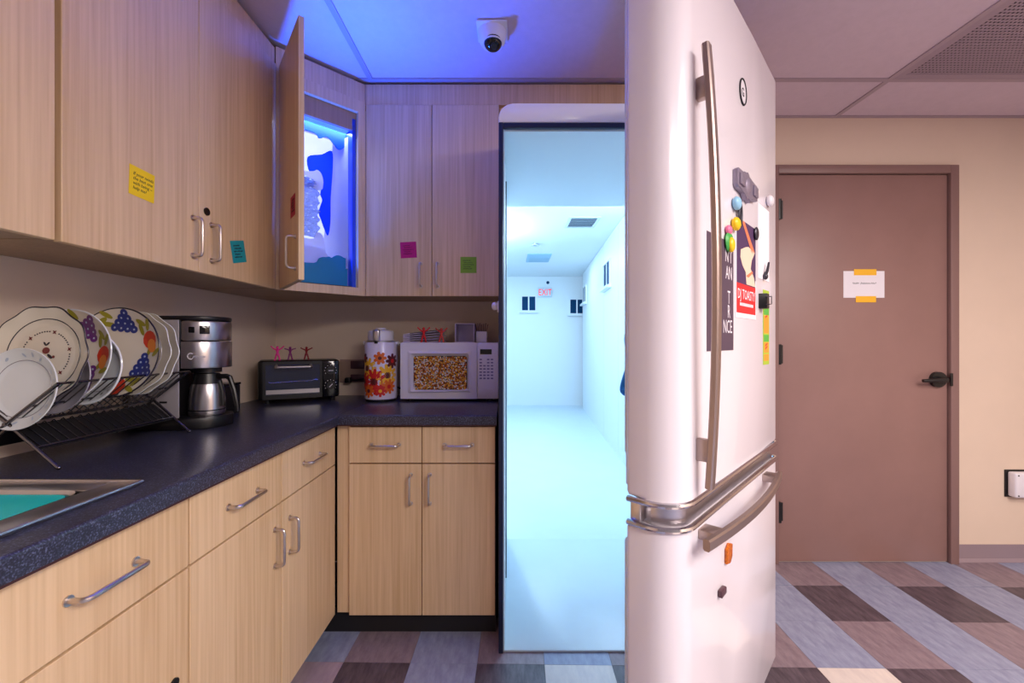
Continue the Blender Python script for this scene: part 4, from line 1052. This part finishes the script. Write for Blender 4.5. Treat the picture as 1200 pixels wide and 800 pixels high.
# wall outlet behind the airpot, plug and cord
wo = E('wall_outlet', (-0.9, WY, 1.0), 'beige wall outlet with black plug between toaster oven and airpot', 'outlet')
M_OUT = mat('beige_plate', (170, 142, 128), 0.5)
O('plate', B().box(-0.945, -0.79, WY-0.007, WY, 0.985, 1.112, 0.003), M_OUT, wo)
O('receptacle', B().box(-0.885, -0.81, WY-0.011, WY-0.006, 1.06, 1.105, 0.003), M_BROWN, wo)
O('receptacle', B().box(-0.885, -0.81, WY-0.011, WY-0.006, 0.99, 1.03, 0.003), M_BROWN, wo)
O('power_plug', B().box(-0.905, -0.875, WY-0.045, WY-0.011, 0.985, 1.015, 0.006), M_BLACK, wo)
O('power_cord', B().tube([(-0.88, WY-0.03, 1.0), (-0.84, WY-0.035, 1.002), (-0.79, WY-0.03, 1.01), (-0.72, WY-0.025, 1.005), (-0.6, WY-0.02, 0.95)], 0.004, 6), M_BLACK, wo)
O('side_clip', B(Matrix.Translation((-0.056, 1.75, 1.355))).ball((-0.014, 0, 0), 0.014, (1, 1, 1.2), 12, 8).box(-0.004, 0.0042, -0.012, 0.012, -0.025, 0.02, 0.002), M_WHITEP, label='small white clip on the fridge side under the wall cabinet', cat='clip')

# ------------------------------------------------------------------ coffee maker (faces +x)
CM = Matrix.Translation((-1.275, 1.41, 0.914))
cf = E('coffee_maker', (-1.12, 1.5, 0.914), 'stainless and black coffee maker with thermal carafe behind the dish rack', 'coffee maker')
O('base', B(CM).prism([(0.0, 0.0), (0.17, 0.0), (0.24, 0.025), (0.272, 0.075), (0.272, 0.125), (0.24, 0.175), (0.17, 0.2), (0.0, 0.2)], 0.0, 0.04, 'z', 0.005), M_BLACK, cf)
O('tower', B(CM).box(0.0, 0.14, 0.004, 0.196, 0.04, 0.372, 0.004), M_BLACK, cf)
O('tower_top', B(CM).box(0.14, 0.176, 0.004, 0.196, 0.205, 0.372, 0.004), M_BLACK, cf)
O('side_panel', B(CM).box(0.006, 0.172, 0.0, 0.006, 0.042, 0.368, 0.002), mat('silver_side', (172, 166, 172), 0.4, 0.25), cf)
O('side_slot', B(CM).box(0.11, 0.135, -0.0012, 0.001, 0.092, 0.098), M_BLACK, cf, smooth=0)
hdp_ = [(0.176, 0.006), (0.19, 0.008)] + [(0.192+0.072*math.cos(math.radians(a)), 0.1+0.09*math.sin(math.radians(a))) for a in range(-80, 81, 16)] + [(0.19, 0.192), (0.176, 0.194)]
O('brew_head', B(CM).prism(hdp_, 0.205, 0.296, 'z', 0.003), M_STEEL, cf)
O('brew_head_top', B(CM).prism(shrink(hdp_, 0.985), 0.298, 0.366, 'z', 0.006), M_STEEL, cf)
O('lid', B(CM).prism(shrink([(0.0, 0.004), (0.176, 0.002)]+hdp_[1:-1]+[(0.176, 0.198), (0.0, 0.198)], 0.99), 0.368, 0.382, 'z', 0.004), M_BLACK, cf)
# display and buttons on the curved front corner facing the camera
O('display', B(CM @ Matrix.Translation((0.237, 0.031, 0.335)) @ Matrix.Rotation(math.radians(42), 4, 'Z')).box(-0.014, 0.014, -0.003, 0.004, -0.014, 0.014, 0.002), M_BLACKG, cf)
O('button', B(CM @ Matrix.Translation((0.206, 0.0125, 0.335)) @ Matrix.Rotation(math.radians(10), 4, 'Z')).box(-0.009, 0.009, -0.002, 0.003, -0.01, 0.01, 0.002), M_BLACKG, cf)
FCM = CM @ frame((0.217, 0.0175, 0.245), (math.cos(0.55), math.sin(0.55), 0), (0, 0, 1), (math.sin(0.55), -math.cos(0.55), 0))
tb = B(FCM); squiggle(tb, -0.008, 0.026, 0.0, 0.004, 0.003, 5, 0.0012); tb.tube([(-0.014+0.008*math.cos(a), 0.002+0.01*math.sin(a), 0.003) for a in [0.8+i*0.4 for i in range(13)]], 0.0014, 5)
O('script_lettering', tb, M_WHITEP, cf)
O('drip_neck', B(CM).cyl((0.195, 0.1, 0.205), (0.195, 0.1, 0.188), 0.045, 24), M_BLACK, cf)
cr = E('carafe', CM @ Vector((0.2, 0.095, 0.042)), 'stainless thermal carafe with black handle under the coffee maker', 'carafe')
TC = CM @ Matrix.Translation((0.2, 0.095, 0.041)) @ Matrix.Diagonal((0.88, 0.88, 1, 1))
O('body', B(TC).lathe([(0, 0), (0.06, 0), (0.062, 0.004), (0.062, 0.02), (0.061, 0.055), (0.056, 0.095), (0.051, 0.108), (0.0, 0.108)], 36), M_STEEL, cr)
O('base_band', B(TC).lathe([(0.0625, 0.016), (0.0633, 0.018), (0.0625, 0.02)], 36), M_BLACK, cr)
O('collar', B(TC).lathe([(0, 0.108), (0.051, 0.108), (0.045, 0.135), (0.043, 0.143), (0.0, 0.146)], 30), M_BLACK, cr)
O('handle', B(TC).tube([(0.045, -0.005, 0.132), (0.085, -0.012, 0.134), (0.1, -0.014, 0.128), (0.118, -0.016, 0.085), (0.13, -0.017, 0.035), (0.132, -0.017, 0.012)], [0.009, 0.009, 0.01, 0.01, 0.009, 0.007], 10), M_BLACK, cr)
O('handle_strap', B(TC).tube([(0.05, -0.004, 0.115), (0.062, -0.006, 0.08), (0.066, -0.007, 0.03)], 0.009, 10), M_BLACK, cr)
bb_ = E('black_box', (-1.2, 1.78, 0.914), 'small black box on the counter behind the carafe handle', 'box')
O('case', B().box(-1.285, -1.145, 1.70, 1.80, 0.914, 1.03, 0.004), M_BLACK, bb_)
O('case_lid', B().box(-1.287, -1.143, 1.698, 1.802, 1.03, 1.04, 0.003), M_BLACKG, bb_)

# ------------------------------------------------------------------ dish rack
RC, RZ = -1.165, 1.02; RH = 0.118; RYA, RYB = 0.985, 1.385; RT = 1.113
dk = E('dish_rack', (RC, (RYA+RYB)/2, 0.914), 'folding chrome wire dish rack full of plates on the counter', 'dish rack')
def xframe(y):
    b = B()
    for s in (-1, 1):
        b.tube([(RC+s*RH, y, 0.918), (RC, y+0.002*s, RZ), (RC-s*RH, y, RT)], 0.0042, 8)
        b.ball((RC+s*RH, y, 0.9185), 0.0046, (1, 1, 1), 8, 6)
    return b
for y in (RYA, RYB): O('end_frame', xframe(y), M_DCHROME, dk)
for s in (-1, 1):
    O('top_rail', B().cyl((RC+s*RH, RYA, RT), (RC+s*RH, RYB, RT), 0.003, 8), M_DCHROME, dk)
    O('middle_rail', B().cyl((RC+s*RH*0.4, RYA, RZ+0.04), (RC+s*RH*0.4, RYB, RZ+0.04), 0.0025, 8), M_DCHROME, dk)
    O('lower_rail', B().cyl((RC+s*RH*0.55, RYA, 0.965), (RC+s*RH*0.55, RYB, 0.965), 0.003, 8), M_DCHROME, dk)
O('centre_rod', B().cyl((RC, RYA-0.008, RZ), (RC, RYB+0.008, RZ), 0.004, 8), M_DCHROME, dk)
M_MESH = mat('black_mesh', (16, 15, 18), 0.5)
for s in (-1, 1):
    a_, c_ = Vector((RC+s*0.004, 0, RZ-0.012)), Vector((RC+s*RH*0.56, 0, 0.961))
    O('drain_panel', B().prism([(a_.x, a_.z), (c_.x, c_.z), (c_.x, c_.z-0.003), (a_.x, a_.z-0.003)], RYA+0.004, RYB-0.004, 'y'), M_MESH, dk, smooth=0)
for i in range(18):
    y = RYA+0.012+(RYB-RYA-0.024)*i/17
    O('wire', B().tube([(RC+RH, y, RT), (RC+0.006, y, RZ), (RC-RH, y, RT)], 0.0017, 6), M_DCHROME, dk)
    O('wire', B().tube([(RC+RH*0.55, y, 0.965), (RC, y, RZ-0.008), (RC-RH*0.55, y, 0.965)], 0.0015, 6), M_DCHROME, dk)

# plates: lathe about local z, then stood upright facing the camera side
M_CREAM = mat('cream_glaze', (222, 214, 200), 0.18, coat=0.3); M_PWHITE = mat('white_glaze', (226, 230, 236), 0.15, coat=0.3)
M_NAVY = mat('navy_line', (34, 30, 48), 0.3); M_PGREY = mat('grey_glaze', (150, 146, 158), 0.25)
M_GRAPE = mat('grape_blue', (38, 52, 130), 0.3); M_GRAPEV = mat('grape_violet', (110, 52, 128), 0.3); M_APPLE = mat('apple_red', (214, 58, 30), 0.3)
M_PEACH = mat('peach_orange', (238, 138, 50), 0.3); M_LEAF = mat('leaf_olive', (156, 150, 40), 0.3); M_PBLUE = mat('pale_blue_print', (176, 190, 214), 0.3)
M_WINE = mat('wine_print', (120, 40, 44), 0.3)
def pz(q, R, depth=0.02):      # height of the eating surface at radius q
    t = q/R
    return 0.0 if t < 0.62 else depth*((t-0.62)/0.38)**1.2
def plate(x, y, z, R, m, label, rimc=None, scal=0, rim_r=0.0014, tilt=7, yaw=0, depth=0.018, deco=None):
    T = Matrix.Translation((x, y, z)) @ Matrix.Rotation(math.radians(yaw), 4, 'Z') @ Matrix.Rotation(math.radians(90-tilt), 4, 'X')
    e = E('plate', (x, y, z-R), label, 'plate', 'plates in the dish rack')
    sc = (lambda th, q: 1+0.022*math.cos(scal*th)*max(0, (q/R-0.6)/0.4)) if scal else None
    th = 0.004
    prof_ = [(0, 0)] + [(R*q, pz(R*q, R, depth)) for q in (0.3, 0.6, 0.64, 0.7, 0.8, 0.9, 0.97, 1.0)] + [(R*q, pz(R*q, R, depth)-th) for q in (1.0, 0.9, 0.75, 0.64)] + [(R*0.6, -th-0.002), (R*0.55, -th-0.002), (R*0.54, -th), (0, -th)]
    O('dish', B(T).lathe(prof_, 100, sc=sc), m, e, smooth=50)
    if rimc:
        O('rim_line', B(T).tube([(R*(sc(2*PI*k/100, R) if sc else 1)*math.cos(2*PI*k/100), R*(sc(2*PI*k/100, R) if sc else 1)*math.sin(2*PI*k/100), pz(R, R, depth)-0.0015) for k in range(100)], rim_r, 5, closed=True), rimc, e)
    if deco: deco(T, R, e, depth)
    return e
def ringline(T, R, e, q, m, r=0.0009, depth=0.018):
    O('ring_line', B(T).tube([(R*q*math.cos(2*PI*k/48), R*q*math.sin(2*PI*k/48), pz(R*q, R, depth)+0.0004) for k in range(48)], r, 4, closed=True), m, e)
def decal(b, R, cx, cy, rx, ry, rot, depth, lift, n=12):
    c0, s0 = math.cos(rot), math.sin(rot)
    def pt(a, q):
        dx, dy = rx*q*math.cos(a), ry*q*math.sin(a); X = cx+dx*c0-dy*s0; Y = cy+dx*s0+dy*c0
        return (X, Y, pz(math.hypot(X, Y), R, depth)+lift)
    c = b.bm.verts.new(pt(0, 0)); r1 = [b.bm.verts.new(pt(2*PI*k/n, 0.55)) for k in range(n)]; r2 = [b.bm.verts.new(pt(2*PI*k/n, 1)) for k in range(n)]
    for k in range(n):
        j = (k+1) % n
        b.bm.faces.new((c, r1[k], r1[j])); b.bm.faces.new((r1[k], r2[k], r2[j], r1[j]))
def put(T, e, name, m, R, items, depth, lift=0.0012):
    b = B(T)
    for it in items: decal(b, R, *it, depth, lift)
    O(name, b, m, e, smooth=0, kind='stuff' if len(items) > 1 else None)
def pol(R, q, deg): return (R*q*math.cos(math.radians(deg)), R*q*math.sin(math.radians(deg)))
def fruit(grape, start):
    def f(T, R, e, depth):
        rnd = random.Random(int(start))
        for gi, a in enumerate((start, start+130, start+245)):
            x, y = pol(R, 0.69, a); its = []
            for row in range(4):
                for k in range(4-row):
                    t = math.radians(a-90)
                    lx_, ly_ = (k-(3-row)/2)*R*0.15, (row-1.2)*R*0.115
                    its.append((x+lx_*math.cos(t)-ly_*math.sin(t), y+lx_*math.sin(t)+ly_*math.cos(t), R*0.088, R*0.088, 0))
            put(T, e, 'grape_print', grape if gi != 1 else M_GRAPE, R, its, depth, 0.0014)
            put(T, e, 'grape_shine', M_PBLUE, R, [(i[0], i[1], R*0.022, R*0.022, 0) for i in its], depth, 0.0018)
        for a in (start-62, start+65, start+190):
            x, y = pol(R, 0.76, a)
            put(T, e, 'fruit_print', M_APPLE, R, [(x, y, R*0.19, R*0.21, math.radians(a))], depth, 0.0013)
            x2, y2 = pol(R, 0.78, a-11); put(T, e, 'fruit_print', M_PEACH, R, [(x2, y2, R*0.13, R*0.16, math.radians(a))], depth, 0.0016)
        lv_ = []
        for a in (start-36, start+30, start+95, start+160, start+215, start+280):
            for dq, da_ in ((0.70, 0), (0.82, 7), (0.9, -4)):
                x, y = pol(R, dq, a+da_); lv_.append((x, y, R*0.14, R*0.055, math.radians(a+60+da_*6)))
        put(T, e, 'leaf_print', M_LEAF, R, lv_, depth, 0.0011)
    return f
def folk(T, R, e, depth):
    ringline(T, R, e, 0.76, M_NAVY, 0.0012, depth)
    its = []; 
    for k in range(60):
        if k % 10 in (0, 1, 9): continue
        its.append((*pol(R, 0.5, k*6+15), R*0.018, R*0.014, 0))
    put(T, e, 'chain_print', M_NAVY, R, its, depth, 0.0007)
    cr_ = []
    for k in range(6):
        x, y = pol(R, 0.5, k*60+15); cr_ += [(x, y, R*0.05, R*0.014, 0.7), (x, y, R*0.05, R*0.014, 2.27)]
    put(T, e, 'cross_print', M_WINE, R, cr_, depth, 0.0009)
    put(T, e, 'posy_print', M_WINE, R, [(0, 0.1*R, R*0.08, R*0.07, 0), (0.17*R, -0.03*R, R*0.03, R*0.03, 0), (-0.15*R, -0.05*R, R*0.05, R*0.05, 0)], depth, 0.0008)
    put(T, e, 'leaf_print', M_NAVY, R, [(0.02*R, 0.24*R, R*0.05, R*0.02, 0.8), (-0.04*R, 0.24*R, R*0.05, R*0.02, 2.2), (0.09*R, -0.02*R, R*0.07, R*0.03, -0.7)], depth, 0.0007)
def palef(T, R, e, depth):
    ringline(T, R, e, 0.72, M_PGREY, 0.0009, depth)
    put(T, e, 'sprig_print', M_PBLUE, R, [(*pol(R, 0.84+0.04*(k % 2), k*15), R*0.06, R*0.025, k*0.9) for k in range(24) if k % 4 < 3], depth, 0.0007)
def lattice(T, R, e, depth):
    put(T, e, 'lattice_slot', M_NAVY, R, [(*pol(R, 0.78, k*14), R*0.045, R*0.028, math.radians(k*14)) for k in range(26)], depth, 0.0008)
    ringline(T, R, e, 0.66, M_PGREY, 0.0009, depth)
def creamring(T, R, e, depth): ringline(T, R, e, 0.7, M_PGREY, 0.0014, depth)
plate(-1.152, 1.008, 1.098, 0.094, M_PWHITE, 'small white plate with pale blue border, front of the dish rack', M_PWHITE, deco=palef)
plate(-1.14, 1.043, 1.176, 0.118, M_CREAM, 'cream plate with scalloped navy rim and folk motifs, second in the rack', M_NAVY, 10, 0.0018, deco=folk)
plate(-1.135, 1.075, 1.118, 0.088, M_PGREY, 'small grey saucer half hidden behind the folk-motif plate', M_PGREY)
plate(-1.14, 1.105, 1.174, 0.117, M_CREAM, 'fruit plate with red apple and violet grapes, nearer of the two fruit plates', M_PWHITE, deco=fruit(M_GRAPEV, 62), rim_r=0.002)
plate(-1.13, 1.165, 1.135, 0.094, M_PWHITE, 'white lattice-edged dish between the two fruit plates', M_PWHITE, deco=lattice, rim_r=0.003, depth=0.035)
plate(-1.14, 1.24, 1.178, 0.128, M_CREAM, 'fruit plate with dark blue grapes and orange fruit, farther of the two', M_NAVY, deco=fruit(M_GRAPE, 84), rim_r=0.0022)
plate(-1.14, 1.285, 1.174, 0.124, M_CREAM, 'plain cream plate behind the blue grape plate', M_PWHITE, 10, deco=creamring)
plate(-1.14, 1.315, 1.172, 0.124, M_CREAM, 'cream scalloped plate farthest back in the dish rack', M_PWHITE, 10, deco=creamring)

# ------------------------------------------------------------------ security camera
sc0 = Vector((-0.078, 1.69, CZ))
sc_ = E('security_camera', sc0, 'white dome security camera mounted on the ceiling', 'camera')
O('mounting_plate', B(Matrix.Translation(sc0)).box(-0.06, 0.06, -0.06, 0.06, -0.006, 0.0, 0.002), M_WHITEP, sc_)
O('housing', B(Matrix.Translation(sc0)).lathe([(0, -0.006), (0.056, -0.006), (0.056, -0.02), (0.05, -0.045), (0.04, -0.06), (0.0, -0.062)], 32), M_WHITEP, sc_)
O('lens_ball', B(Matrix.Translation(sc0)).ball((0.003, -0.014, -0.056), 0.036, (1, 1, 0.9), 20, 12), M_BLACKG, sc_)
O('lens', B(Matrix.Translation(sc0)).cyl((0.006, -0.03, -0.078), (0.008, -0.042, -0.092), 0.012, 16), M_BLACK, sc_)
O('lens_shroud', B(Matrix.Translation(sc0)).tube([(0.003+0.034*math.cos(2*PI*k/20), -0.014+0.034*math.sin(2*PI*k/20), -0.056) for k in range(20)], 0.004, 6, closed=True), M_WHITEP, sc_)

# ------------------------------------------------------------------ person behind the fridge door
def person():
    bx, by = 0.765, 2.10
    V = []; R = []; Ed = []; roots = []
    def add(p, r, par=None, root=False):
        V.append((bx+p[0], by+p[1], p[2])); R.append(r); i = len(V)-1
        if par is not None: Ed.append((par, i))
        if root: roots.append(i)
        return i
    pel = add((0, 0, 0.86), (0.145, 0.095), None, True)
    wa = add((0, 0, 1.0), (0.12, 0.085), pel); ch = add((0, 0.0, 1.16), (0.145, 0.095), wa); sh = add((0, 0.01, 1.28), (0.09, 0.07), ch)
    nk = add((0, 0.0, 1.345), (0.048, 0.05), sh); hd0 = add((0, -0.012, 1.41), (0.062, 0.072), nk); hd1 = add((0, -0.012, 1.48), (0.072, 0.088), hd0); hd2 = add((0, -0.005, 1.54), (0.058, 0.072), hd1)
    hands = []
    for s in (-1, 1):
        hp_ = add((s*0.085, 0, 0.80), (0.088, 0.088), pel); kn = add((s*0.10, -0.015, 0.46), (0.056, 0.058), hp_); an = add((s*0.105, 0.02, 0.085), (0.038, 0.042), kn)
        s0 = add((s*0.125, 0.01, 1.26), (0.06, 0.058), sh); s1_ = add((s*0.182, 0.01, 1.25), (0.047, 0.047), s0)
        if s < 0:
            um = add((-0.155, 0.02, 1.11), (0.036, 0.036), s1_); el = add((-0.205, 0.03, 0.955), (0.036, 0.036), um); wr_ = add((-0.10, -0.16, 1.0), (0.026, 0.028), el); pm = add((-0.075, -0.225, 1.01), (0.032, 0.02), wr_); dirv = Vector((0.25, -0.9, 0.1)).normalized()
        else:
            el = add((0.135, -0.02, 0.97), (0.04, 0.04), s1_); wr_ = add((0.11, -0.11, 0.79), (0.026, 0.028), el); pm = add((0.105, -0.14, 0.72), (0.032, 0.02), wr_); dirv = Vector((0, -0.25, -1)).normalized()
        side = Vector((1, 0, 0)) if s > 0 else Vector((0, 0, 1))
        pal = Vector(V[pm])-Vector((bx, by, 0)); curl = dirv.cross(side).normalized()*0.4
        for k, ln2 in ((-1.5, 0.06), (-0.5, 0.072), (0.5, 0.068), (1.5, 0.052)):
            b0 = pal+side*k*0.017+dirv*0.015
            f0 = add(b0, (0.0085, 0.0085), None, True); f1 = add(b0+dirv*ln2*0.5, (0.008, 0.008), f0); f2 = add(b0+dirv*ln2*0.8+curl*ln2*0.4, (0.007, 0.007), f1); add(b0+dirv*ln2*0.92+curl*ln2*0.9, (0.006, 0.006), f2)
        b0 = pal+side*(-0.026)-dirv*0.03
        f0 = add(b0, (0.010, 0.010), None, True); f1 = add(b0+dirv*0.028-side*0.022, (0.009, 0.009), f0); add(b0+dirv*0.056-side*0.026, (0.007, 0.007), f1)
    me = bpy.data.meshes.new('sk'); me.from_pydata(V, Ed, [])
    o = bpy.data.objects.new('sk', me); COL.objects.link(o)
    o.modifiers.new('Skin', 'SKIN'); sd = o.modifiers.new('Sub', 'SUBSURF'); sd.levels = 2; sd.render_levels = 2
    for i, sv in enumerate(me.skin_vertices[0].data):
        sv.radius = R[i]; sv.use_root = i in roots; sv.use_loose = False
    bpy.context.view_layer.update()
    ev = o.evaluated_get(bpy.context.evaluated_depsgraph_get()); nm = bpy.data.meshes.new_from_object(ev)
    bpy.data.objects.remove(o)
    M_SKIN = mat('skin', (206, 160, 138), 0.5); M_SHIRT = mat('blue_shirt', (28, 104, 166), 0.8, bump=0.3, bscale=60); M_JEAN = mat('dark_jeans', (42, 52, 84), 0.85)
    nm.materials.clear()
    for q in (M_SKIN, M_SHIRT, M_JEAN): nm.materials.append(q)
    for p in nm.polygons:
        c = p.center; lx_, ly_ = c.x-bx, c.y-by
        if c.z > 1.325: k = 0
        elif (c.z < 0.79 and ly_ < -0.085 and lx_ > 0.05 and c.z > 0.55) or (ly_ < -0.16 and lx_ < 0.05 and c.z > 0.9): k = 0
        elif c.z > 0.87 or (lx_ > 0.05 and ly_ < -0.07 and c.z > 0.75): k = 1
        else: k = 2
        p.material_index = k; p.use_smooth = True
    e = E('person', (bx, by, 0.009), 'person in blue long-sleeved top and jeans standing behind the open fridge door', 'person')
    inv = wm(e).inverted(); nm.transform(inv); nm.name = 'body'
    ob_ = bpy.data.objects.new('body', nm); link(ob_, e)
    T = Matrix.Translation((bx, by, 0))
    M_HAIR = mat('dark_hair', (38, 28, 30), 0.55, bump=0.6, bscale=90, stretch=(3, 3, 0.4))
    hr = B(T).ball((0, 0.012, 1.505), 0.1, (0.92, 1.02, 0.98), 20, 14)
    hr.tube([(0, 0.05, 1.5), (0, 0.075, 1.4), (0, 0.08, 1.28), (0, 0.075, 1.2)], [0.085, 0.085, 0.075, 0.04], 14)
    # open the face side
    kill = [v for v in hr.bm.verts if v.co.y < -0.045 and v.co.z < 1.545]
    bmesh.ops.delete(hr.bm, geom=kill, context='VERTS')
    O('hair', hr, M_HAIR, e, smooth=80)
    M_EYE = mat('eye_white', (235, 235, 235), 0.2)
    for s in (-1, 1):
        O('eye', B(T).ball((s*0.03, -0.083, 1.475), 0.011, (1.2, 0.6, 0.8), 10, 8), M_EYE, e)
        O('ear', B(T).ball((s*0.075, 0.0, 1.465), 0.024, (0.4, 0.8, 1.2), 10, 8), M_SKIN, e)
    O('nose', B(T).ball((0, -0.098, 1.45), 0.013, (0.8, 1.1, 1.5), 10, 8), M_SKIN, e)
    O('mouth', B(T).ball((0, -0.086, 1.418), 0.016, (1.5, 0.5, 0.45), 12, 6), mat('lips', (170, 92, 92), 0.5), e)
    M_SHOE = mat('white_sneaker', (210, 214, 222), 0.6); M_SOLE = mat('shoe_sole', (170, 180, 196), 0.6)
    for s, rz in ((-1, -38), (1, 12)):
        TS = Matrix.Translation((bx+s*0.105, by+0.02, 0.009)) @ Matrix.Rotation(math.radians(rz), 4, 'Z')
        op = [(0.045*math.sin(2*PI*k/20)*(1.0 if math.cos(2*PI*k/20) > 0 else 0.85), -0.07-0.125*math.cos(2*PI*k/20)) for k in range(20)]
        O('shoe_sole', B(TS).prism(op, 0.0, 0.022, 'z', 0.004), M_SOLE, e)
        O('shoe', B(TS).tube([(0, 0.045, 0.05), (0, 0.01, 0.065), (0, -0.06, 0.058), (0, -0.13, 0.045), (0, -0.185, 0.036)], [0.03, 0.045, 0.043, 0.04, 0.02], 12), M_SHOE, e)
    return e
person()
